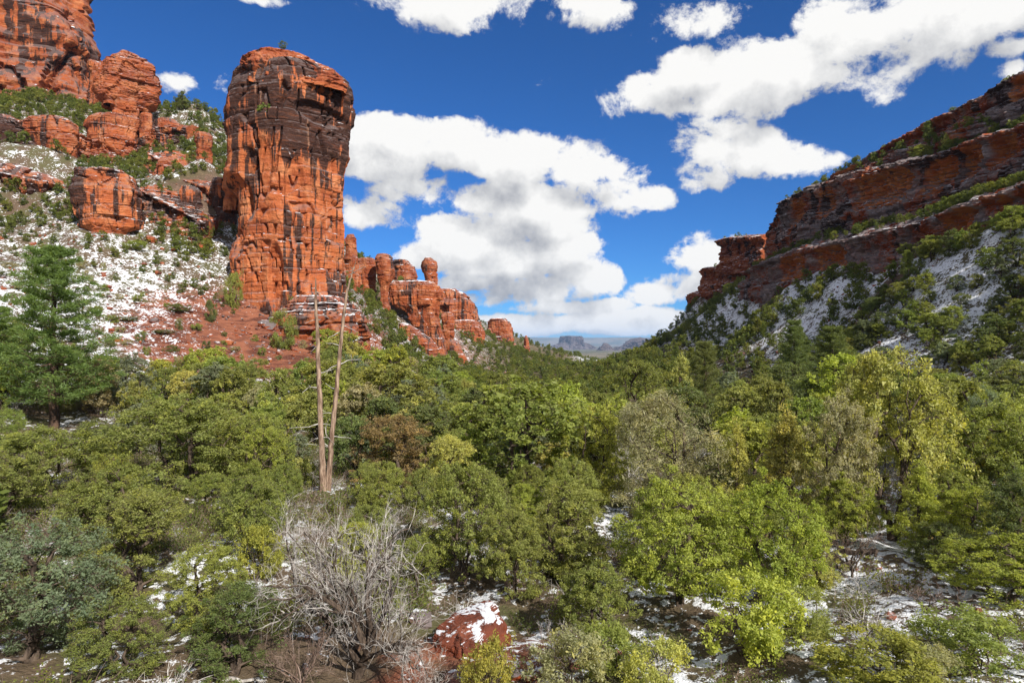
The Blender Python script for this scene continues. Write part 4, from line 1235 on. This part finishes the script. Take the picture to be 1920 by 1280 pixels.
def snag():
    Y = 38.0
    x0 = (607 - 960) / F * Y
    z0 = gz_at(x0, Y) - 0.2
    rs = np.random.RandomState(3)
    root = add_obj('dead_pine', None, None, (x0, Y, z0))
    tag(root, 'tall bare twin-trunked dead pine standing in front of the butte', 'dead tree')
    lines = {
        'trunk': [(606, 925, 0.245), (604, 860, 0.177), (601, 780, 0.156), (598, 700, 0.136), (595, 620, 0.109), (592, 560, 0.075), (592, 522, 0.027)],
        'second_trunk': [(611, 912, 0.204), (616, 860, 0.163), (621, 800, 0.150), (628, 730, 0.136), (634, 660, 0.116), (640, 600, 0.095), (648, 545, 0.068), (659, 505, 0.041), (664, 490, 0.020)],
    }
    for nm, pts in lines.items():
        segs = []
        w = [np.array([(px - 960) / F * Y - x0, 0.35 * (nm != 'trunk') + rs.normal(0, 0.03), (640 - py) / F * Y - z0]) for (px, py, r) in pts]
        w[0][2] = min(w[0][2], -0.2)
        fine = []
        for k in range(len(w) - 1):
            for q in range(6):
                f_ = q / 6
                fine.append((w[k] * (1 - f_) + w[k + 1] * f_ + rs.normal(0, 0.012, 3), pts[k][2] * (1 - f_) + pts[k + 1][2] * f_))
        fine.append((w[-1], 0.02))
        segs = [(fine[k][0], fine[k][1], fine[k + 1][0], fine[k + 1][1]) for k in range(len(fine) - 1)]
        add_obj(nm, mesh_from(nm, *tubes(segs, 10), M_SNAG, True), root)
        # broken side branches
        nb = 26
        for b in range(nb):
            k = rs.randint(8, len(fine) - 2)
            p, r = fine[k]
            a = rs.choice([rs.uniform(-0.6, 0.6), math.pi + rs.uniform(-0.6, 0.6)])
            d = np.array([math.cos(a), math.sin(a) * 0.8, rs.uniform(-0.15, 0.35)])
            L = (0.35 + 2.4 * rs.rand() ** 2) * (1.05 - 0.8 * k / len(fine)); sg = []; rb = 0.022 + 0.012 * L
            for q in range(5):
                d = unit(d + rs.normal(0, 0.22, 3) + np.array([0, 0, -0.06]))
                e = p + d * L / 5
                sg.append((p, rb, e, rb * 0.8)); p, rb = e, rb * 0.8
                if q == 2 and L > 1.0:
                    d2 = unit(d + rs.normal(0, 0.7, 3)); sg.append((p, rb * .7, p + d2 * 0.35, rb * .3))
            add_obj('branch', mesh_from('branch', *tubes(sg, 4), M_GREYWOOD, True), root)
    return root


snag()
TAKEN.append((-11.4, 38, 1.0))


def place_bare(kind_seed, name, label, cat, px, top, Y, wpx, mats, group=None, **kw):
    d = bare_tree(kind_seed, **kw)
    x = (px - 960) / F * Y; z = gz_at(x, Y) - 0.1
    H = (640 - top) / F * Y - z
    root = add_obj(name, None, None, (x, Y, z))
    V = np.r_[d['limb'][0], d['twig'][0]]
    hz, hw = V[:, 2].max(), np.percentile(np.abs(V[:, 0]), 99.5)
    root.scale = (wpx / 2 / F * Y / hw,) * 2 + (H / hz,)
    add_obj('limbs', mesh_from('limbs', *d['limb'], mats[0], True), root)
    tag(add_obj('twigs', mesh_from('twigs', *d['twig'], mats[1], False), root), kind='stuff')
    TAKEN.append((x, Y, wpx / 2 / F * Y * 0.8))
    return tag(root, label, cat, group)


place_bare(7, 'bare_tree', 'big leafless silver-grey tree in the foreground', 'bare tree', 668, 905, 19.5, 330, (M_BARK, M_GREYWOOD), levels=(13, 9, 7, 5), H=5, R=2.8, trunk=0.20, wiggle=0.24, thin=0.0028)
place_bare(9, 'bare_bush', 'leafless brown bush at the right foot of the bare grey tree', 'bush', 800, 1195, 17.3, 150, (M_BROWNTWIG, M_GREYWOOD), levels=(9, 6, 4, 3), H=1.6, R=1.4, trunk=0.05)
place_bare(10, 'bare_bush', 'grey leafless bush on the snow right of the red ledge', 'bush', 1030, 1165, 19, 150, (M_BROWNTWIG, M_GREYWOOD), levels=(9, 6, 4, 3), H=1.8, R=1.4, trunk=0.05)
place_bare(11, 'bare_bush', 'dark leafless thicket over the snow below the tallest oak', 'bush', 1595, 955, 26, 170, (M_BARK, M_BROWNTWIG), levels=(9, 6, 4, 3), H=4, R=2, trunk=0.09)
place_bare(12, 'bare_bush', 'grey leafless bush behind the vivid green tree', 'bush', 1178, 748, 45, 90, (M_GREYWOOD, M_GREYWOOD), levels=(9, 6, 5, 3), H=4, R=2, trunk=0.09)
place_bare(13, 'bare_bush', 'brown leafless bush below the bare grey tree on the left', 'bush', 560, 1150, 18, 170, (M_BROWNTWIG, M_BROWNTWIG), levels=(9, 6, 4, 4), H=1.8, R=1.4, trunk=0.05)
place_bare(14, 'bare_bush', 'dark leafless bush on the snow between the bushes at lower right', 'bush', 1730, 1080, 21, 190, (M_BARK, M_BROWNTWIG), levels=(9, 6, 4, 3), H=2.4, R=1.6, trunk=0.06)

# fallen wood
def log(name, label, cat, a, b, r, mat, n=8):
    rs = np.random.RandomState(int(a[0]))
    a, b = np.array(P(*a)), np.array(P(*b))
    a[2] = gz_at(a[0], a[1]) + r * 0.6 + a[2] * 0; b[2] = gz_at(b[0], b[1]) + r * 0.6
    pts = [a + (b - a) * k / n + rs.normal(0, r * 0.5, 3) for k in range(n + 1)]
    segs = [(pts[k] - a, r * (1 - 0.6 * k / n), pts[k + 1] - a, r * (1 - 0.6 * (k + 1) / n)) for k in range(n)]
    tag(add_obj(name, mesh_from(name, *tubes(segs, 8), mat, True), None, tuple(a)), label, cat)


log('fallen_log', 'long pale dead log lying on the shaded snowy slope', 'log', (1615, 620, 112), (1668, 590, 122), 0.35, M_GREYWOOD)
log('fallen_branch', 'dark fallen trunk lying over the snow below the tallest oak', 'log', (1570, 1000, 28.5), (1650, 1030, 26.5), 0.16, M_BARK)
log('fallen_branch', 'pale broken branch on the ground under the bare grey tree', 'log', (640, 1250, 18), (720, 1235, 18.6), 0.06, M_GREYWOOD)
log('fallen_branch', 'thin snowy stick lying at the lower left of the bare tree', 'log', (420, 1270, 18), (500, 1262, 18.4), 0.07, M_GREYWOOD)

# ------------------------------------------------------------------ the wood: scattered over the valley and its slopes
RSC = np.random.RandomState(2024)
BOXES = []
for o in list(COL.objects):
    if o.parent is None and o.get('category') in ('rock', 'cliff', 'rock butte', 'rock pillar') and o.get('group') not in ('cliff bands of the shaded ridge', 'rock walls of the left benches'):
        ms = [o] if o.type == 'MESH' else list(o.children)
        for m_ in ms:
            co = np.empty(len(m_.data.vertices) * 3, np.float32); m_.data.vertices.foreach_get('co', co); co = co.reshape(-1, 3)
            lo, hi = co.min(0), co.max(0)
            BOXES.append((o.location.x + (lo[0] + hi[0]) / 2, o.location.y + (lo[1] + hi[1]) / 2, (hi[0] - lo[0]) / 2, (hi[1] - lo[1]) / 2))
PATHS = []
for rows in BANDS.values():
    for (a, b) in zip(rows[:-1], rows[1:]):
        A_, B_ = np.array(P(a[0], 0, a[3])[:2]), np.array(P(b[0], 0, b[3])[:2])
        for f_ in np.linspace(0, 1, 24): PATHS.append(A_ * (1 - f_) + B_ * f_)
PATHS = np.array(PATHS)


def scatter(y0, y1, spacing, n):
    """evenly spaced random points inside the field of view between two depths"""
    Y = np.sqrt(RSC.uniform(y0 ** 2, y1 ** 2, n)); X = RSC.uniform(-1.0, 1.0, n) * Y
    cell = {}
    keep = []
    for i in range(n):
        s = spacing(X[i], Y[i])
        c = (int(X[i] // 6), int(Y[i] // 6)); ok = True
        for dx_ in (-1, 0, 1):
            for dy_ in (-1, 0, 1):
                for j in cell.get((c[0] + dx_, c[1] + dy_), ()):
                    if (X[i] - X[j]) ** 2 + (Y[i] - Y[j]) ** 2 < s * s: ok = False; break
                if not ok: break
            if not ok: break
        if ok:
            cell.setdefault(c, []).append(i); keep.append(i)
    X, Y = X[keep], Y[keep]
    ok = np.ones(len(X), bool)
    for (bx, by, a, b) in BOXES: ok &= ((X - bx) / (a + 1.0)) ** 2 + ((Y - by) / (b + 1.0)) ** 2 > 1
    dp = np.full(len(X), 99.0)
    for p in PATHS: dp = np.minimum(dp, np.hypot(X - p[0], Y - p[1]))
    ok &= dp > 3.0
    for (bx, by, r) in TAKEN: ok &= np.hypot(X - bx, Y - by) > r + 0.5
    return X[ok], Y[ok]


def region(x, y, z):
    px = 960 + x / y * F; py = 640 - z / y * F
    if px < 600 and y > 72 and y < 126: return 'clearing'
    if px < 640 and y >= 120: return 'bench'
    if x > 36 + (y - 50) * 0.06 and y > 46: return 'shade'
    if x < 0 and y > 100: return 'leftslope'
    return 'valley'


def spacing_near(x, y):
    if y > 46 and x > 36 + (y - 50) * 0.06: return 1.8
    return 2.2 if y < 40 else 2.7


X1, Y1 = scatter(15, 112, spacing_near, 24000)
Z1 = height(X1, Y1)
order = np.argsort(Y1)
STUFF = []                                     # (x, y, z, scale, kind index) of what no one could single out
count = {}


def side_words(px):
    for lim, w in ((200, 'below the tall green pine'), (420, 'below the snowy slope'), (600, 'left of the twin dead trunks'), (760, 'right of the twin dead trunks'),
                   (920, 'below the red fins'), (1080, 'in the middle of the valley'), (1230, 'left of the wispy grey tree'), (1420, 'behind the wispy grey tree'),
                   (1600, 'behind the pale cypresses'), (1760, 'behind the tallest oak'), (9999, 'near the right edge')):
        if px < lim: return w


for i in order:
    x, y, z = X1[i], Y1[i], Z1[i]
    reg = region(x, y, z)
    u = RSC.rand()
    px = 960 + x / y * F
    gp = 640 - z / y * F
    # open snow gaps of the photograph
    if any(abs(px - a) < b and abs(gp - c) < d for a, b, c, d in ((412, 45, 1040, 60), (1640, 50, 1000, 35), (1870, 30, 970, 25), (1135, 35, 985, 35), (880, 80, 1200, 60), (1700, 40, 1120, 35))): continue
    if 565 < px < 655 and 23 < y < 38.5 and reg == 'valley': continue
    if reg == 'clearing':
        if u < 0.45: continue
        kind, name, H, W, colour = 'shrub_mid', 'scrub_bush', RSC.uniform(0.6, 1.6), RSC.uniform(0.8, 2.6), RSC.choice(['dark', 'olive', 'grey', 'green'])
    elif reg == 'shade':
        if u < 0.08 or fbm(x / 7.0, y / 7.0, 3.1, 2) > 0.20: continue
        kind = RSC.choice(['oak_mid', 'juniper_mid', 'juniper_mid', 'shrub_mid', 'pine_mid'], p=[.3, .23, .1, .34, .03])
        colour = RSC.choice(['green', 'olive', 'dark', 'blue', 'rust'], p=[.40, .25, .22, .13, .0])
        H = {'oak_mid': RSC.uniform(2.2, 3.8), 'juniper_mid': RSC.uniform(1.8, 3.2), 'shrub_mid': RSC.uniform(0.9, 1.8), 'pine_mid': RSC.uniform(4, 7)}[kind]
        W = H * {'oak_mid': 1.3, 'juniper_mid': 1.15, 'shrub_mid': 1.8, 'pine_mid': 0.5}[kind]
    else:
        near = y < 42
        kind = RSC.choice(['oak', 'juniper', 'shrub', 'wispy'], p=[.5, .2, .25, .05])
        colour = RSC.choice(['green', 'olive', 'bright', 'dark', 'blue', 'lime', 'grey', 'yellow', 'rust'], p=[.29, .24, .20, .07, .07, .07, .055, .005, 0])
        tall = 1.35 if RSC.rand() < 0.14 else 1.0
        H = tall * {'oak': RSC.uniform(2.8, 5.6), 'juniper': RSC.uniform(2.4, 5.2), 'shrub': RSC.uniform(1.1, 2.4), 'wispy': RSC.uniform(3.5, 5.5)}[kind]
        if near: H *= 0.80
        if y < 23:
            kind = 'shrub'; H = RSC.uniform(0.7, 1.6)
        W = H * {'oak': 1.05, 'juniper': 0.92, 'shrub': 1.4, 'wispy': 1.0}[kind] * RSC.uniform(0.78, 1.2)
        if not near: kind = {'wispy': 'oak'}.get(kind, kind) + '_mid'
    name = {'oak': 'oak_tree', 'wispy': 'oak_tree', 'juniper': 'juniper_tree', 'shrub': 'scrub_bush', 'pine': 'pine_tree'}[kind.split('_')[0]]
    top = 640 - (z + H) / y * F
    wpx = W / y * F
    if px < -wpx / 2 or px > 1920 + wpx / 2:
        STUFF.append((x, y, z, H / 4.6, RSC.randint(0, 5))); continue
    i0, i1 = max(0, int(px - wpx * 0.35) + 400), min(len(COVER), int(px + wpx * 0.35) + 401)
    shown = (COVER[i0:i1] - top).max() if i1 > i0 else 0
    if shown < 5 and not (reg in ('clearing',)):
        continue
    lim = count.get(name, 0)
    if lim >= 290: 
        STUFF.append((x, y, z, H / 4.4, 0)); continue
    count[name] = lim + 1
    cover(px, top, wpx / 2, H / y * F * 0.45)
    hue = {'green': 'green', 'olive': 'olive', 'bright': 'bright green', 'dark': 'dark green', 'blue': 'blue-green', 'lime': 'pale yellow-green', 'grey': 'grey-green', 'yellow': 'yellow', 'rust': 'rusty green'}[colour]
    noun = {'oak_tree': 'oak', 'juniper_tree': 'juniper', 'scrub_bush': 'bush', 'pine_tree': 'pine'}[name]
    if reg == 'clearing':
        label = f'small {hue} bush on the open slope ' + ('beside the tall pine' if px < 130 else 'right of the tall pine' if px < 260 else 'below the square block' if px < 380 else 'above the bare red rock' if px < 480 else 'near the great butte foot'); group = 'bushes on the open slope'
    elif reg == 'shade':
        label = f'{hue} {noun} on the shaded hillside{"" if y > 75 else " foot"} {side_words(px)}'; group = 'trees and bushes of the shaded hillside'
    else:
        band = 'nearest-row' if y < 32 else 'front-row' if y < 48 else 'middle-row' if y < 75 else 'back-row'
        label = f'{band} {hue} {noun} {side_words(px)}'; group = 'trees and bushes of the valley wood'
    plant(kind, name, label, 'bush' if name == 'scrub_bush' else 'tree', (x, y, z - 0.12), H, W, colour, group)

# far woodland, which reads as one mass
def spacing_far(x, y):
    if y < 270 and (45 < x < 110 or x < -0.27 * y): return 1.75
    return 2.6 if y < 200 else 3.4 if y < 400 else 4.4


for (a, b, n) in ((112, 220, 42000), (220, 420, 30000), (420, 900, 26000)):
    X2, Y2 = scatter(a, b, spacing_far, n)
    Z2 = height(X2, Y2)
    for x, y, z in zip(X2, Y2, Z2):
        reg = region(x, y, z); u = RSC.rand()
        if (x > 125 and y < 330): continue
        if reg == 'clearing':
            if u < 0.35: continue
            STUFF.append((x, y, z, RSC.uniform(0.12, 0.45), RSC.randint(0, 5)))
        elif reg == 'bench':
            if u < 0.15: continue
            STUFF.append((x, y, z, RSC.uniform(0.3, 0.75), RSC.randint(0, 5)))
        elif reg == 'shade':
            if u < 0.10 or fbm(x / 7.0, y / 7.0, 3.1, 2) > 0.20: continue
            if x > 79 and y < 330:
                if u > 0.85: continue
                STUFF.append((x, y, z, RSC.uniform(0.25, 0.6), RSC.randint(0, 5))); continue
            STUFF.append((x, y, z, RSC.uniform(0.35, 0.78), RSC.choice([0, 1, 2, 3, 4, 5], p=[.2, .2, .2, .19, .19, .02])))
        elif reg == 'leftslope':
            if u < 0.25: continue
            STUFF.append((x, y, z, RSC.uniform(0.35, 0.85), RSC.randint(0, 5)))
        else:
            if u < 0.08: continue
            STUFF.append((x, y, z, RSC.uniform(0.5, 1.0), RSC.randint(0, 5)))

def instancer(name, label, ST, protos):
    """one object of kind stuff: shared small meshes set out on points"""
    pc = bpy.data.collections.new(name + '_prototypes')
    for k, rec in enumerate(protos): pc.objects.link(bpy.data.objects.new('%s_%02d' % (name, k), rec['mesh']))
    pm = bpy.data.meshes.new(name)
    pm.vertices.add(len(ST))
    pm.vertices.foreach_set('co', (ST[:, :3] - np.array([0, 0, 0.1])).astype(np.float32).ravel())
    for nm, arr in (('size', ST[:, 3]), ('turn', RSC.uniform(0, 6.28, len(ST)))):
        a = pm.attributes.new(nm, 'FLOAT', 'POINT'); a.data.foreach_set('value', arr.astype(np.float32))
    a = pm.attributes.new('sort', 'INT', 'POINT'); a.data.foreach_set('value', ST[:, 4].astype(np.int32))
    pm.update()
    wood = add_obj(name, pm)
    tag(wood, label, None, None, 'stuff')
    ng = bpy.data.node_groups.new(name, 'GeometryNodeTree')
    ng.interface.new_socket('Geometry', in_out='INPUT', socket_type='NodeSocketGeometry')
    ng.interface.new_socket('Geometry', in_out='OUTPUT', socket_type='NodeSocketGeometry')
    N = ng.nodes
    gi, go = N.new('NodeGroupInput'), N.new('NodeGroupOutput')
    ci = N.new('GeometryNodeCollectionInfo'); ci.inputs['Collection'].default_value = pc
    ci.inputs['Separate Children'].default_value = True; ci.inputs['Reset Children'].default_value = True
    ip = N.new('GeometryNodeInstanceOnPoints'); ip.inputs['Pick Instance'].default_value = True

    def named(nm, typ):
        q = N.new('GeometryNodeInputNamedAttribute'); q.data_type = typ; q.inputs['Name'].default_value = nm
        return q.outputs['Attribute']
    cx = N.new('ShaderNodeCombineXYZ')
    L_ = ng.links.new
    L_(named('turn', 'FLOAT'), cx.inputs['Z'])
    L_(gi.outputs[0], ip.inputs['Points']); L_(ci.outputs[0], ip.inputs['Instance']); L_(named('sort', 'INT'), ip.inputs['Instance Index'])
    L_(cx.outputs[0], ip.inputs['Rotation']); L_(named('size', 'FLOAT'), ip.inputs['Scale']); L_(ip.outputs[0], go.inputs[0])
    wood.modifiers.new(name, 'NODES').node_group = ng


# scrub on the benches of the ridge, standing on the rock
CLIFFS = [m_ for m_ in COL.objects if m_.name.startswith('ridge_cliff')]
for nm, n in (('lower', 480), ('middle', 420), ('upper', 60), ('far', 14), ('end', 10)):
    rows = np.array(BANDS[nm], float)
    for _ in range(n):
        f_ = RSC.uniform(0, len(rows) - 1.001); i_ = int(f_); r_ = rows[i_] * (1 - f_ + i_) + rows[i_ + 1] * (f_ - i_)
        x, y, z = P(r_[0], r_[1], r_[3])
        if r_[0] > 2000: continue
        x += RSC.uniform(1.0, 8.5); y += RSC.uniform(0, 2.5)
        if fbm(x / 6.0, y / 6.0, 8.8, 2) > 0.35: continue
        top = gz_at(x, y)
        for m_ in CLIFFS:
            o_ = m_.location
            hit, loc, _n, _i = m_.ray_cast((x - o_.x, y - o_.y, 300 - o_.z), (0, 0, -1))
            if hit and loc.z + o_.z < z + 5: top = max(top, loc.z + o_.z)
        if top > z + 5: continue
        STUFF.append((x, y, top, RSC.uniform(0.15, 0.5), RSC.randint(0, 5)))

# look-alikes are told apart by their order across the picture
same = {}
for o in COL.objects:
    if o.get('label') and o.get('category'): same.setdefault(o['label'], []).append(o)
ORD = ['leftmost', 'second', 'third', 'fourth', 'fifth', 'sixth', 'seventh', 'eighth', 'ninth', 'tenth']
for lab, os_ in same.items():
    if len(os_) < 2: continue
    os_.sort(key=lambda o: o.location.x / o.location.y)
    k = len(os_)
    for i, o in enumerate(os_):
        if i < (k + 1) // 2 and i < 10: w = 'leftmost' if i == 0 else ORD[i] + ' from left'
        elif k - 1 - i < 10: w = 'rightmost' if i == k - 1 else ORD[k - 1 - i] + ' from right'
        else: continue
        o['label'] = f'{lab}, {w}'
ST = np.array(STUFF)
instancer('woodland', 'far mass of small trees covering the valley and slopes', ST, PROTO['oak_far'] + PROTO['juniper_far'] + PROTO['pine_far'])
print('things by kind', count, 'woodland', len(ST))

# ------------------------------------------------------------------ rubble on the slopes
def stone_proto(seed):
    rs = np.random.RandomState(seed)
    u_, v_ = np.meshgrid(np.linspace(0, 2 * math.pi, 11)[:-1], np.linspace(0.02, math.pi - 0.02, 7), indexing='ij')
    d = np.stack([np.cos(u_) * np.sin(v_), np.sin(u_) * np.sin(v_), np.cos(v_)], -1).reshape(-1, 3)
    pl = unit(rs.normal(0, 1, (11, 3))); off = rs.uniform(0.55, 1.0, 11)
    c = d @ pl.T
    r = np.where(c > 0.15, off / np.maximum(c, 0.15), 9).min(1)
    V = d * np.minimum(r, 1.3)[:, None] * np.array([1, 0.8, 0.55])
    i, j = np.meshgrid(np.arange(10), np.arange(6), indexing='ij')
    Q = np.stack([i * 7 + j, ((i + 1) % 10) * 7 + j, ((i + 1) % 10) * 7 + j + 1, i * 7 + j + 1], -1).reshape(-1, 4)
    return dict(mesh=mesh_from('stone', V, Q[:, ::-1], M_ROCK if seed % 2 else M_CLIFF, False))


rx_, ry_ = [], []
for (px, Y, sx, sy, n) in ((420, 97, 9, 10, 300), (300, 108, 16, 16, 200), (560, 112, 10, 8, 250), (90, 100, 14, 18, 120), (700, 140, 9, 14, 300), (830, 230, 14, 30, 350), (330, 150, 14, 20, 300), (1600, 118, 16, 16, 350), (880, 20.5, 3, 3, 60), (1640, 29, 6, 5, 80)):
    x0, y0 = put(px, Y)
    rx_.append(RSC.normal(x0, sx, n)); ry_.append(RSC.normal(y0, sy, n))
rx_, ry_ = np.concatenate(rx_), np.concatenate(ry_)
m_ = ry_ > 15
rx_, ry_ = rx_[m_], ry_[m_]
rsz = 0.14 * np.exp(RSC.normal(0, 0.55, len(rx_))) * np.where(ry_ > 60, 1.6, 1.0)
instancer('rubble', 'scattered broken red and grey stones on the slopes', np.c_[rx_, ry_, height(rx_, ry_) + 0.1 + rsz * 0.2, rsz, RSC.randint(0, 6, len(rx_))], [stone_proto(400 + k) for k in range(6)])

# ------------------------------------------------------------------ low undergrowth between the trunks
def brush_proto(seed, leafy):
    rs = np.random.RandomState(seed); sg = []
    for _ in range(34):
        a = rs.uniform(0, 6.28); d = np.array([math.cos(a), math.sin(a), rs.uniform(0.5, 2.0)]); p = np.array([rs.normal(0, .12), rs.normal(0, .12), -0.05]); r = 0.010
        L = rs.uniform(0.3, 0.8)
        for k in range(4):
            d = unit(d + rs.normal(0, 0.3, 3)); e = p + d * L / 4; sg.append((p, r, e, r * .75)); p, r = e, r * .75
            if k > 0:
                d2 = unit(d + rs.normal(0, .7, 3)); sg.append((p, r * .7, p + d2 * L * .3, r * .35))
    TV, TQ = tubes(sg, 3)
    n = 900 if leafy else 60
    c = np.array([sg[k][2] for k in rs.randint(0, len(sg), n)]) + rs.normal(0, .05, (n, 3))
    nr = unit(rs.normal(0, 1, (n, 3)) + np.array([0, 0, .6])); dv = unit(np.cross(nr, rs.normal(0, 1, (n, 3))))
    Ls = rs.uniform(.03, .07, n)
    LV, LQ = leaf_quads(c, dv, nr, Ls, Ls * .55)
    return dict(trunk=(TV, TQ), crown=(LV, LQ, rs.rand(n)), H=1, R=.7)


for k in range(4): store('brush', brush_proto(300 + k, k % 2), M_BROWNTWIG if k else M_GREYWOOD, True, M_FARLEAF)
bx_, by_ = scatter(13, 60, lambda x, y: 0.65, 12000)
keep = [i for i in range(len(bx_)) if not any(abs(960 + bx_[i] / by_[i] * F - a) < b and abs(640 - gz_at(bx_[i], by_[i]) / by_[i] * F - c) < d and RSC.rand() < 0.75 for a, b, c, d in ((412, 40, 1040, 50), (1640, 100, 1010, 50), (1870, 50, 970, 40), (1135, 40, 985, 40)))]
bx_, by_ = bx_[keep], by_[keep]
instancer('undergrowth', 'tangle of low brown twigs and leaves on the wood floor', np.c_[bx_, by_, height(bx_, by_), RSC.uniform(0.6, 2.0, len(bx_)), RSC.randint(0, 4, len(bx_))], PROTO['brush'])

# ------------------------------------------------------------------ air: the far plain fades to blue
hv = np.array([(x, y, z) for x in (-27000, 27000) for y in (-27000, 27500) for z in (-190, 330)], float)
hq = np.array([(0, 1, 3, 2), (4, 6, 7, 5), (0, 4, 5, 1), (2, 3, 7, 6), (0, 2, 6, 4), (1, 5, 7, 3)])
mh = bpy.data.materials.new('air'); mh.use_nodes = True
mh.node_tree.nodes.clear()
ht = NT(mh.node_tree); ho = ht.n('ShaderNodeOutputMaterial')
pv = ht.n('ShaderNodeVolumePrincipled')
pv.inputs['Color'].default_value = (0.42, 0.64, 1.0, 1)
pv.inputs['Density'].default_value = 3.6e-5
ht.link(pv.outputs[0], ho.inputs['Volume'])
tag(add_obj('haze', mesh_from('haze', hv, hq, mh)), None, None, None, 'stuff')
